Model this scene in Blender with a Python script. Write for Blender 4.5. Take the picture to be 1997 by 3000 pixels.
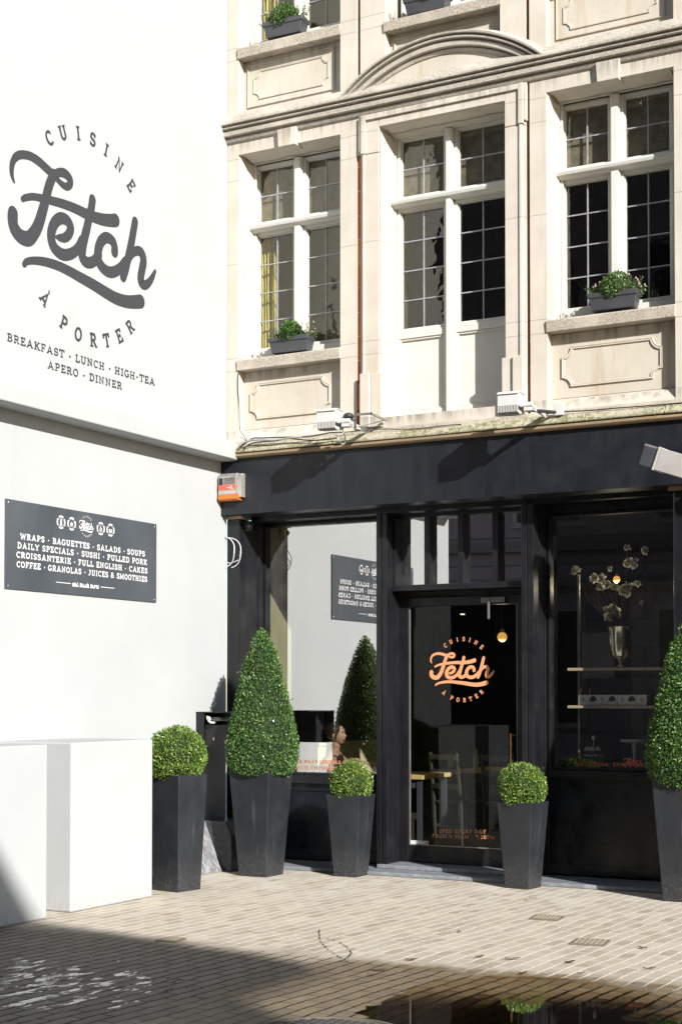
import bpy, bmesh, math, random
from mathutils import Vector, Matrix
R = math.radians
random.seed(7)
for o in list(bpy.data.objects):
    bpy.data.objects.remove(o)
SC = bpy.context.scene
COL = SC.collection

# ------------------------------------------------------------------ camera
FPX, CXP = 4418.0, 998.5                 # focal length and centre column, in photograph pixels
PITCH, YAW = R(1.7), R(28.7)
HOR = 2042.0
Y0P = HOR - FPX * math.tan(PITCH)
CAM = Vector((7.40, -11.38, 1.5))
cam_d = bpy.data.cameras.new('camera'); cam = bpy.data.objects.new('camera', cam_d); COL.objects.link(cam)
cam.location = CAM
cam.rotation_euler = (R(90) + PITCH, 0, YAW)
cam_d.sensor_fit = 'VERTICAL'; cam_d.sensor_height = 36.0; cam_d.lens = 36.0 * FPX / 3000.0
cam_d.shift_y = (Y0P - 1500.0) / 3000.0
cam_d.clip_start = 0.05; cam_d.clip_end = 500.0
SC.camera = cam

# ------------------------------------------------------------------ world, sun, exposure
SUNDIR = Vector((1.48, -1.0, 0.87)).normalized()
W = bpy.data.worlds.new("World"); SC.world = W; W.use_nodes = True
wn = W.node_tree; bg = wn.nodes['Background']
sky = wn.nodes.new('ShaderNodeTexSky'); sky.sky_type = 'NISHITA'; sky.sun_disc = False
sky.sun_elevation = math.asin(SUNDIR.z)
sky.sun_rotation = math.atan2(SUNDIR.x, SUNDIR.y)
sky.air_density = 1.0; sky.dust_density = 0.6; sky.ozone_density = 1.0
wn.links.new(sky.outputs[0], bg.inputs[0]); bg.inputs[1].default_value = 0.076
sun_d = bpy.data.lights.new('sun', 'SUN'); sun_d.energy = 4.6; sun_d.angle = R(0.53); sun_d.color = (1.0, 0.965, 0.915)
sun = bpy.data.objects.new('sun', sun_d); COL.objects.link(sun)
sun.rotation_euler = SUNDIR.to_track_quat('Z', 'Y').to_euler()
sun.location = (20, -20, 20)
vs = SC.view_settings
vs.view_transform = 'Standard'; vs.look = 'None'; vs.gamma = 1.0; vs.use_curve_mapping = False
vs.exposure = 1.0
try:
    SC.cycles.max_bounces = 10; SC.cycles.transparent_max_bounces = 24; SC.cycles.glossy_bounces = 5
    SC.cycles.caustics_reflective = False; SC.cycles.caustics_refractive = False
except Exception: pass

# ------------------------------------------------------------------ measuring helpers: a photograph pixel seen on a real plane
_a = Vector((-math.sin(YAW), math.cos(YAW), 0)); _r = Vector((math.cos(YAW), math.sin(YAW), 0))
def ray(x, y):
    u = (x - CXP) / FPX; v = (Y0P - y) / FPX
    h = math.cos(PITCH) - v * math.sin(PITCH); z = math.sin(PITCH) + v * math.cos(PITCH)
    return _a * h + _r * u + Vector((0, 0, z))
def fy(x, y, Y=0.0):
    d = ray(x, y); t = (Y - CAM.y) / d.y; return (CAM.x + t * d.x, CAM.z + t * d.z)
def wx(x, y, X=0.0):
    d = ray(x, y); t = (X - CAM.x) / d.x; return (CAM.y + t * d.y, CAM.z + t * d.z)
def gz(x, y, Z=0.0):
    d = ray(x, y); t = (Z - CAM.z) / d.z; return (CAM.x + t * d.x, CAM.y + t * d.y)

# ------------------------------------------------------------------ objects
def tag(o, label=None, cat=None, group=None, kind=None):
    if label: o['label'] = label
    if cat: o['category'] = cat
    if group: o['group'] = group
    if kind: o['kind'] = kind
    return o
def thing(name, label, cat, loc=(0, 0, 0), rz=0.0, group=None):
    o = bpy.data.objects.new(name, None); COL.objects.link(o); o.empty_display_size = 0.1
    o.location = loc; o.rotation_euler = (0, 0, rz)
    return tag(o, label, cat, group)
class MB:
    def __init__(s): s.v = []; s.f = []; s.sm = False
    def add(s, vs_, fs):
        n = len(s.v); s.v += [tuple(p) for p in vs_]; s.f += [tuple(i + n for i in f) for f in fs]; return s
    def box(s, x0, x1, y0, y1, z0, z1, M=None):
        vs_ = [Vector((x, y, z)) for z in (z0, z1) for y in (y0, y1) for x in (x0, x1)]
        if M: vs_ = [M @ p for p in vs_]
        return s.add(vs_, [(0, 2, 3, 1), (4, 5, 7, 6), (0, 1, 5, 4), (2, 6, 7, 3), (0, 4, 6, 2), (1, 3, 7, 5)])
    def ext(s, poly, f0, f1):
        """solid between two mappings of the same 2-D outline"""
        n = len(poly); A = [f0(*p) for p in poly]; B = [f1(*p) for p in poly]
        return s.add(A + B, [tuple(range(n))[::-1], tuple(range(n, 2 * n))] + [(i, (i + 1) % n, n + (i + 1) % n, n + i) for i in range(n)])
    def profx(s, prof, x0, x1):   # (y,z) outline run along x
        return s.ext(prof, lambda y, z: (x0, y, z), lambda y, z: (x1, y, z))
    def profy(s, prof, y0, y1):   # (x,z) outline run along y
        return s.ext(prof, lambda x, z: (x, y0, z), lambda x, z: (x, y1, z))
    def plan(s, poly, z0, z1):
        return s.ext(poly, lambda x, y: (x, y, z0), lambda x, y: (x, y, z1))
    def rev(s, prof, n=24, o=(0, 0, 0), sx=1.0, sy=1.0):   # (r,z) lathe, open ended profile closed on axis by r=0
        k = len(prof); vs_ = []
        for i in range(n):
            a = 2 * math.pi * i / n
            vs_ += [(o[0] + r * math.cos(a) * sx, o[1] + r * math.sin(a) * sy, o[2] + z) for r, z in prof]
        fs = []
        for i in range(n):
            j = (i + 1) % n
            fs += [(i * k + m, j * k + m, j * k + m + 1, i * k + m + 1) for m in range(k - 1)]
        s.sm = True
        return s.add(vs_, fs)
    def tube(s, pts, r, n=8, caps=True):
        pts = [Vector(p) for p in pts]; m = len(pts); rr = r if isinstance(r, (list, tuple)) else [r] * m
        up = Vector((0, 0, 1)); vs_ = []; prev = None
        for i, p in enumerate(pts):
            t = (pts[min(i + 1, m - 1)] - pts[max(i - 1, 0)]).normalized()
            if prev is None:
                a = up if abs(t.dot(up)) < .95 else Vector((1, 0, 0))
                b = t.cross(a).normalized()
            else:
                b = (prev - t * prev.dot(t)).normalized()
            prev = b; c = t.cross(b)
            vs_ += [p + (b * math.cos(2 * math.pi * q / n) + c * math.sin(2 * math.pi * q / n)) * rr[i] for q in range(n)]
        fs = [(i * n + q, i * n + (q + 1) % n, (i + 1) * n + (q + 1) % n, (i + 1) * n + q) for i in range(m - 1) for q in range(n)]
        if caps: fs += [tuple(range(n))[::-1], tuple(range((m - 1) * n, m * n))]
        s.sm = True
        return s.add(vs_, fs)
    def ball(s, c, rx, ry=None, rz=None, nu=16, nv=10):
        ry = ry or rx; rz = rz or rx
        prof = [(math.sin(math.pi * i / nv), -math.cos(math.pi * i / nv)) for i in range(nv + 1)]
        n = len(s.v); s.rev(prof, nu)
        s.v[n:] = [(c[0] + x * rx, c[1] + y * ry, c[2] + z * rz) for x, y, z in s.v[n:]]
        return s
    def build(s, name, m, parent=None, bevel=0.0, smooth=None, seg=2):
        me = bpy.data.meshes.new(name); me.from_pydata(s.v, [], s.f); me.validate(); 
        bm = bmesh.new(); bm.from_mesh(me)
        bmesh.ops.recalc_face_normals(bm, faces=bm.faces); bm.to_mesh(me); bm.free()
        o = bpy.data.objects.new(name, me); COL.objects.link(o)
        if m: me.materials.append(m)
        if parent: o.parent = parent
        if s.sm if smooth is None else smooth:
            me.polygons.foreach_set('use_smooth', [True] * len(me.polygons))
            try: me.set_sharp_from_angle(angle=R(40))
            except Exception: pass
        if bevel:
            b = o.modifiers.new('bevel', 'BEVEL'); b.width = bevel; b.segments = seg; b.limit_method = 'ANGLE'; b.angle_limit = R(40)
        return o
def box(name, m, parent, x0, x1, y0, y1, z0, z1, bevel=0.0):
    return MB().box(x0, x1, y0, y1, z0, z1).build(name, m, parent, bevel)
def copy_tree(o, parent=None):
    c = o.copy(); COL.objects.link(c)
    if parent is not None: c.parent = parent
    for ch in list(o.children): copy_tree(ch, c)
    return c

# ------------------------------------------------------------------ materials
class N:
    def __init__(s, name):
        s.m = bpy.data.materials.new(name); s.m.use_nodes = True; s.t = s.m.node_tree
        s.t.nodes.clear(); s.out = s.new('ShaderNodeOutputMaterial')
    def new(s, k, **kw):
        n = s.t.nodes.new(k)
        for a, b in kw.items(): setattr(n, a, b)
        return n
    def set(s, sock, v):
        if v is None: return
        if hasattr(v, 'is_output') or isinstance(v, bpy.types.NodeSocket): s.t.links.new(v, sock)
        else:
            if isinstance(v, (tuple, list)) and len(v) == 3 and sock.type == 'RGBA': v = (*v, 1)
            sock.default_value = v
    def pos(s):
        return s.new('ShaderNodeTexCoord').outputs['Object']
    def geo(s, k='Position'):
        return s.new('ShaderNodeNewGeometry').outputs[k]
    def noise(s, vec, scale, detail=4, rough=.55, dist=0.0, out='Fac'):
        n = s.new('ShaderNodeTexNoise'); s.set(n.inputs['Vector'], vec); n.inputs['Scale'].default_value = scale
        n.inputs['Detail'].default_value = detail; n.inputs['Roughness'].default_value = rough; n.inputs['Distortion'].default_value = dist
        return n.outputs[out]
    def vscale(s, vec, sx, sy, sz):
        n = s.new('ShaderNodeMapping'); s.set(n.inputs[0], vec); n.inputs['Scale'].default_value = (sx, sy, sz); return n.outputs[0]
    def ramp(s, f, a, b, c0=(0, 0, 0), c1=(1, 1, 1)):
        n = s.new('ShaderNodeValToRGB'); s.set(n.inputs[0], f)
        e = n.color_ramp.elements; e[0].position = a; e[1].position = b; e[0].color = (*c0, 1); e[1].color = (*c1, 1)
        return n.outputs[0]
    def mr(s, f, a, b, c=0.0, d=1.0, smooth=True):
        n = s.new('ShaderNodeMapRange'); n.interpolation_type = 'SMOOTHSTEP' if smooth else 'LINEAR'
        s.set(n.inputs[0], f)
        for i, v in zip((1, 2, 3, 4), (a, b, c, d)): n.inputs[i].default_value = v
        return n.outputs[0]
    def math(s, op, a, b=None, c=None):
        n = s.new('ShaderNodeMath', operation=op)
        for i, v in enumerate((a, b, c)): s.set(n.inputs[i], v)
        return n.outputs[0]
    def mix(s, f, a, b, mode='MIX'):
        n = s.new('ShaderNodeMix', data_type='RGBA', blend_type=mode); s.set(n.inputs[0], f); s.set(n.inputs[6], a); s.set(n.inputs[7], b)
        return n.outputs[2]
    def xyz(s, vec):
        n = s.new('ShaderNodeSeparateXYZ'); s.set(n.inputs[0], vec); return n.outputs
    def bump(s, h, strength=.3, dist=.01, nrm=None):
        n = s.new('ShaderNodeBump'); n.inputs['Strength'].default_value = strength; n.inputs['Distance'].default_value = dist
        s.set(n.inputs['Height'], h); s.set(n.inputs['Normal'], nrm); return n.outputs[0]
    def pbr(s, col, rough=.6, metal=0.0, nrm=None, spec=None, emit=None, es=0.0, trans=None, coat=None):
        n = s.new('ShaderNodeBsdfPrincipled'); s.set(n.inputs['Base Color'], col); s.set(n.inputs['Roughness'], rough)
        s.set(n.inputs['Metallic'], metal); s.set(n.inputs['Normal'], nrm)
        if spec is not None: s.set(n.inputs['Specular IOR Level'], spec)
        if emit is not None: s.set(n.inputs['Emission Color'], emit); s.set(n.inputs['Emission Strength'], es)
        if trans is not None: s.set(n.inputs['Transmission Weight'], trans)
        if coat is not None: s.set(n.inputs['Coat Weight'], coat)
        s.t.links.new(n.outputs[0], s.out.inputs[0]); return s.m
def plain(name, col, rough=.6, metal=0.0, var=.12, scale=6.0, bump=.0, spec=None, bscale=80):
    n = N(name); p = n.pos(); f = n.noise(p, scale)
    lo = tuple(c * (1 - var) for c in col); hi = tuple(min(1, c * (1 + var)) for c in col)
    rg = n.mr(n.noise(p, scale * 2.3), .3, .7, max(.02, rough - .08), min(1, rough + .08))
    nb = n.bump(n.noise(p, bscale, 3), bump, .004) if bump else None
    return n.pbr(n.ramp(f, .3, .7, lo, hi), rg, metal, nb, spec)
def glass(name, refl, tint, rough=0.0, wave=0.0, wsc=6, gcol=(1, 1, 1)):
    n = N(name); g = n.new('ShaderNodeBsdfGlossy'); g.inputs['Roughness'].default_value = rough
    n.set(g.inputs['Color'], gcol); t = n.new('ShaderNodeBsdfTransparent'); n.set(t.inputs[0], tint)
    if wave: n.set(g.inputs['Normal'], n.bump(n.noise(n.geo(), wsc, 2), wave, .01))
    mx = n.new('ShaderNodeMixShader'); mx.inputs[0].default_value = refl
    n.t.links.new(t.outputs[0], mx.inputs[1]); n.t.links.new(g.outputs[0], mx.inputs[2]); n.t.links.new(mx.outputs[0], n.out.inputs[0])
    return n.m
def stone(name, base, dirt=.35, top=0.0, moss=0.0, joints=(), speck=.25, streak=.3, soot=()):
    n = N(name); p = n.geo(); x, y, z = n.xyz(p)
    f = n.noise(p, 2.2, 6, .6); c = n.ramp(f, .3, .72, tuple(v * q for v, q in zip(base, (.86, .85, .82))), tuple(min(1, v * 1.06) for v in base))
    st = n.noise(n.vscale(p, 9, 9, .9), 1.0, 5, .6)                      # rain streaks: narrow and tall
    c = n.mix(n.math('MULTIPLY', n.mr(st, .52, .74), streak), c, tuple(v * q for v, q in zip(base, (.80, .70, .56))))
    bl = n.noise(p, 26, 4, .7); c = n.mix(n.math('MULTIPLY', n.mr(bl, .6, .72), speck), c, tuple(v * .62 for v in base))
    c = n.mix(n.math('MULTIPLY', n.mr(n.noise(p, 95, 2), .66, .74), speck), c, tuple(v * .42 for v in base))
    if top:
        d = n.math('MULTIPLY', n.mr(n.noise(p, 58, 6, .85), .42, .60), n.mr(n.noise(p, 3.1, 3), .30, .54))
        c = n.mix(n.math('MULTIPLY', d, top), c, (.075, .068, .058))
        c = n.mix(n.math('MULTIPLY', n.mr(n.noise(p, 7, 5, .7), .5, .70), top * .55), c, (.24, .21, .16))
    if moss:
        d = n.math('MULTIPLY', n.mr(n.noise(p, 30, 6, .8), .43, .58), n.mr(n.noise(n.vscale(p, 1, 1, 3), 4.0, 3), .40, .58))
        c = n.mix(n.math('MULTIPLY', d, moss), c, (.115, .125, .032))
        c = n.mix(n.math('MULTIPLY', n.mr(n.noise(p, 70, 4, .8), .55, .63), moss), c, (.05, .045, .03))
    for z1, dz in soot:                                            # soot washed down from the course above: ragged, in runs
        run = n.math('MULTIPLY', n.mr(z, z1 - dz, z1, 0, 1), n.mr(z, z1 + .004, z1 + .012, 1, 0))
        c = n.mix(n.math('MULTIPLY', n.math('MULTIPLY', run, n.mr(n.noise(n.vscale(p, 17, 17, 1.1), 1, 5, .7), .42, .66)), .62), c, (.15, .135, .105))
    h = n.noise(p, 60, 5, .7)
    if joints:
        zz = n.math('ADD', z, n.math('MULTIPLY', n.math('SUBTRACT', n.noise(p, 9, 2), .5), .012)); m = None
        for j in joints:
            l = n.mr(n.math('ABSOLUTE', n.math('SUBTRACT', zz, j)), .001, .0045, 1, 0)
            m = l if m is None else n.math('MAXIMUM', m, l)
        c = n.mix(n.math('MULTIPLY', m, .62), c, tuple(v * .3 for v in base))
        h = n.math('SUBTRACT', h, n.math('MULTIPLY', m, 1.5))
    return n.pbr(c, .86, 0, n.bump(h, .22, .004), .25)
JO = (4.43, 4.545, 5.40, 6.16, 6.355, 7.262, 7.372)
M_stone = stone('lime_stone', (.510, .474, .418), joints=JO, speck=.32, streak=.55, soot=((6.52, .16), (9.7, .5), (3.88, .10)))
M_panel = stone('panel_stone', (.495, .456, .394), speck=.4, streak=.85, soot=((4.43, .13), (7.263, .14)))
M_top = stone('weathered_stone', (.49, .455, .40), top=.55, speck=.7, streak=.5)
M_sill = stone('sill_stone', (.47, .425, .36), top=.6, speck=.8, streak=.4)
M_moss = stone('mossy_stone', (.46, .42, .33), top=.35, moss=.85, speck=.6)
M_tan = stone('brown_stone', (.30, .22, .135), top=.55, speck=.5, streak=.5)
M_tymp = stone('stained_stone', (.500, .460, .400), streak=.95, speck=.2)
def brickstrip():
    n = N('red_brick'); p = n.geo(); x, y, z = n.xyz(p)
    zz = n.math('ADD', z, n.math('MULTIPLY', n.noise(p, 5, 2), .03)); k = n.math('DIVIDE', zz, .21)
    fr = n.math('FRACT', k); cell = n.math('FLOOR', k)
    wh = n.new('ShaderNodeTexWhiteNoise', noise_dimensions='1D'); n.set(wh.inputs['W'], cell)
    c = n.mix(wh.outputs['Value'], (.46, .075, .025), (.74, .24, .06))
    c = n.mix(n.mr(n.math('ABSOLUTE', n.math('SUBTRACT', fr, .5)), .475, .488), c, (.5, .42, .34))
    return n.pbr(c, .9, 0, n.bump(n.noise(p, 90, 4), .3, .004))
M_brick = brickstrip()
def white_render():
    n = N('white_render'); p = n.geo(); x, y, z = n.xyz(p)
    c = n.ramp(n.noise(p, 1.3, 5, .6), .3, .7, (.356, .372, .376), (.388, .400, .402))
    sp = n.math('MULTIPLY', n.mr(n.math('ADD', z, n.math('MULTIPLY', n.noise(p, 6, 4, .7), -.16)), -.05, .06, 1, 0), n.mr(n.noise(p, 30, 4, .7), .38, .6))
    c = n.mix(n.math('MULTIPLY', sp, .16), c, (.17, .155, .13))                    # splashed dirt along the foot
    dr = n.math('MULTIPLY', n.mr(n.noise(n.vscale(p, 9, 9, .5), 1, 4, .6), .56, .72), n.mr(z, 2.2, 3.7, 0, 1))
    c = n.mix(n.math('MULTIPLY', dr, .07), c, (.25, .245, .23))                    # faint drips under the ledge
    c = n.mix(n.mr(n.noise(p, 26, 1), .80, .83, 0, .5), c, (.22, .22, .21))        # a few specks
    h = n.math('ADD', n.noise(p, 45, 4, .6), n.math('MULTIPLY', n.noise(n.vscale(p, 1, 2, 9), 3, 3), .5))
    return n.pbr(c, .75, 0, n.bump(h, .16, .005), .3)
M_white = white_render()
M_wpaint = plain('cream_paint', (.555, .55, .505), .38, var=.05, scale=4, bump=.05, bscale=30)
M_leaf_lead = plain('lead_strip', (.34, .34, .37), .45, .35, var=.2, scale=20)
def blackpaint(name, col, rough):
    n = N(name); p = n.geo(); f = n.noise(n.vscale(p, 6, 6, 1.2), 2, 5, .6)
    c = n.ramp(f, .3, .7, tuple(v * .75 for v in col), tuple(v * 1.25 for v in col))
    sc = n.mr(n.noise(n.vscale(p, 60, 60, 14), 1, 3, .7), .70, .76)
    c = n.mix(n.math('MULTIPLY', sc, .35), c, tuple(min(1, v * 4) for v in col))
    rg = n.mr(n.noise(p, 5, 5, .6), .3, .7, rough - .1, rough + .1)
    return n.pbr(c, rg, 0, n.bump(n.noise(n.vscale(p, 40, 40, 6), 1, 3), .06, .003), .4)
M_black = blackpaint('black_paint', (.0088, .0092, .0112), .36)
M_fascia = blackpaint('black_fascia_paint', (.0105, .0118, .0160), .40)
M_panelblk = blackpaint('black_panel', (.0035, .0060, .0100), .33)
M_glass_shop = glass('shop_glass', .60, (.92, .94, .92))
M_glass_right = glass('display_glass', .13, (.93, .95, .95))
M_glass_door = glass('door_glass', .022, (.74, .76, .76))
M_glass_up = glass('old_leaded_glass', .11, (.80, .80, .74), 0.0, .22, 6, (.92, .88, .74))
M_step = (lambda n: n.pbr(n.mix(n.mr(n.noise(n.geo(), 14, 5, .7), .45, .7), (.165, .18, .20), (.26, .27, .29)), .55, 0, n.bump(n.noise(n.geo(), 70, 4), .2, .003)))(N('blue_stone'))
M_plinth = (lambda n: n.pbr(n.mix(n.mr(n.noise(n.vscale(n.geo(), 3, 3, 1), 9, 6, .75), .42, .62), (.13, .132, .14), (.27, .27, .28)), .8, 0, n.bump(n.noise(n.geo(), 50, 5, .7), .4, .006)))(N('worn_blue_stone'))
M_copper = plain('copper_film', (.62, .27, .13), .5, 0, .06)
M_darkpaint = (lambda n: n.pbr(n.mix(n.mr(n.noise(n.geo(), 160, 3, .8), .55, .72), (.028, .029, .034), (.085, .085, .09)), .8))(N('charcoal_sign_paint'))
M_signwhite = plain('sign_white', (.62, .62, .62), .6, 0, .04)
M_signblk = (lambda n: n.pbr(n.ramp(n.noise(n.vscale(n.geo(), 1, 1.2, .5), 2.2, 3), .3, .7, (.050, .058, .068), (.072, .082, .094)), .34, 0, None, .5))(N('slate_board'))
M_metal = plain('galvanised_metal', (.42, .42, .42), .4, .9, .2, 15)
M_chrome = plain('chrome_plastic', (.55, .53, .5), .25, .7, .15, 10)
M_cable_b = plain('black_rubber', (.02, .02, .022), .5)
M_cable_g = plain('grey_cable', (.30, .29, .31), .5)
M_cable_w = plain('white_cable', (.48, .48, .50), .45)
M_lampw = plain('white_housing', (.47, .465, .45), .45, 0, .06, 5)
M_dark = plain('dark_void', (.012, .012, .014), .8)

# ================================================================== GROUND
def ground_mat():
    n = N('brick_paving'); p = n.pos(); x, y, z = n.xyz(p)
    warp = n.noise(p, 1.1, 2, .5, 0, 'Color')
    off = n.new('ShaderNodeVectorMath', operation='MULTIPLY_ADD'); n.set(off.inputs[0], warp); off.inputs[1].default_value = (.09, .09, 0); n.set(off.inputs[2], p)
    w2 = n.noise(p, 16, 2, .5, 0, 'Color'); o2 = n.new('ShaderNodeVectorMath', operation='MULTIPLY_ADD')
    n.set(o2.inputs[0], w2); o2.inputs[1].default_value = (.022, .022, 0); n.set(o2.inputs[2], off.outputs[0])
    mp = n.new('ShaderNodeMapping'); n.set(mp.inputs[0], o2.outputs[0]); mp.inputs['Rotation'].default_value = (0, 0, R(-87)); mp2 = n.vscale(mp.outputs[0], 1.7, 1, 1)
    b = n.new('ShaderNodeTexBrick'); n.set(b.inputs['Vector'], mp2); b.offset = .5; b.squash = 1.0
    for k, v in (('Scale', 1.0), ('Mortar Size', .0080), ('Mortar Smooth', .35), ('Bias', 0.0), ('Brick Width', .225 * 1.7), ('Row Height', .092)): b.inputs[k].default_value = v
    b.inputs['Color1'].default_value = (0, 0, 0, 1); b.inputs['Color2'].default_value = (1, 1, 1, 1); b.inputs['Mortar'].default_value = (.5, .5, .5, 1)
    rnd = n.xyz(b.outputs['Color'])[0]; mort = b.outputs['Fac']
    g = n.noise(p, 7, 5, .6)
    c = n.ramp(rnd, 0, 1, (.315, .255, .185), (.510, .445, .355))
    c = n.mix(n.mr(g, .35, .7), c, (.41, .37, .31)); 
    c = n.mix(n.math('MULTIPLY', n.mr(n.noise(p, 60, 5, .75), .55, .7), .55), c, (.20, .16, .12))
    c = n.mix(n.math('MULTIPLY', n.mr(n.noise(p, 1.7, 6, .7), .50, .70), .45), c, (.25, .21, .165))
    c = n.mix(n.math('MULTIPLY', n.mr(n.noise(n.vscale(p, 12, 4, 1), 1, 3, .6), .62, .72), .4), c, (.30, .27, .25))
    # pale sand swept over the terrace, close to the house
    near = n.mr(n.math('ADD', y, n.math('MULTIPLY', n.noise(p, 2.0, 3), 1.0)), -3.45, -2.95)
    sand = n.math('MULTIPLY', n.mr(n.noise(p, 3.2, 5, .65), .42, .68), n.mr(n.math('SUBTRACT', y, n.math('MULTIPLY', x, .28)), -3.0, -1.2, 0, .75))
    c = n.mix(sand, c, (.52, .495, .45))
    # damp, mossy zone round the puddle
    wn_ = n.noise(p, 4.5, 5, .7)
    damp = n.mr(n.math('SUBTRACT', n.math('ADD', y, n.math('MULTIPLY', n.math('ABSOLUTE', n.math('SUBTRACT', x, 4.7)), .12)), n.math('MULTIPLY', wn_, .55)), -3.98, -3.78, 1, 0)
    dampx = n.math('MULTIPLY', damp, n.mr(n.math('ADD', x, n.math('MULTIPLY', wn_, .9)), 3.35, 3.8))
    c = n.mix(n.math('MULTIPLY', dampx, n.mr(n.noise(p, 13, 4, .7), .30, .50, .45, .95)), c, n.ramp(rnd, 0, 1, (.13, .088, .042), (.21, .155, .078)))
    c = n.mix(n.math('MULTIPLY', dampx, n.mr(n.noise(p, 21, 4, .7), .58, .68, 0, .7)), c, (.07, .075, .018))
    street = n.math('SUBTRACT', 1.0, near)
    c = n.mix(n.math('MULTIPLY', street, .58), c, (.185, .145, .105))  # street-side setts coloured darker to deepen the shade lying there
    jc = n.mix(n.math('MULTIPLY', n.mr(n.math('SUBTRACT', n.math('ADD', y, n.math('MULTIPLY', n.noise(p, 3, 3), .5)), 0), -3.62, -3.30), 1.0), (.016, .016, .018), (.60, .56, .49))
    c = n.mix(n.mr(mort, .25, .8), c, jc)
    # little pools lying on the setts in the street: dead flat and glossy
    wet = n.math('ADD', n.math('MULTIPLY', n.noise(n.vscale(mp.outputs[0], 4.2, 9.5, 1), 1.6, 5, .65), .86), n.math('MULTIPLY', rnd, .14))
    wa = n.math('MULTIPLY', n.mr(n.math('ABSOLUTE', n.math('SUBTRACT', x, 2.05)), .2, 1.5, 1, 0), n.mr(n.math('ABSOLUTE', n.math('ADD', y, 5.15)), .1, .95, 1, 0))
    pool = n.mr(n.math('ADD', wet, n.math('MULTIPLY', wa, .20)), .714, .722)
    c = n.mix(n.math('MULTIPLY', pool, .75), c, (.03, .028, .026))
    rough = n.mr(n.noise(p, 11, 4, .6), .3, .7, .72, .92)
    rough = n.math('MULTIPLY', rough, n.mr(dampx, 0, 1, 1, .55)); rough = n.mix(pool, rough, (.02, .02, .02))
    h = n.math('ADD', n.math('MULTIPLY', n.mr(mort, .1, .9, 1, 0), .7), n.math('ADD', n.math('MULTIPLY', n.noise(p, 42, 5, .7), .28), n.math('MULTIPLY', rnd, .35)))
    b2 = n.new('ShaderNodeBump'); b2.inputs['Distance'].default_value = .010; n.set(b2.inputs['Height'], h)
    n.set(b2.inputs['Strength'], n.math('MULTIPLY', n.math('SUBTRACT', 1.0, pool), n.mr(near, 0, 1, .75, .28)))
    return n.pbr(c, rough, 0, b2.outputs[0], n.mix(pool, (.25, .25, .25), (1, 1, 1)))
gm = MB().add([(-45, -60, 0), (50, -60, 0), (50, 20, 0), (-45, 20, 0)], [(0, 1, 2, 3)]).build('ground', ground_mat()); tag(gm, kind='structure')

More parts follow.
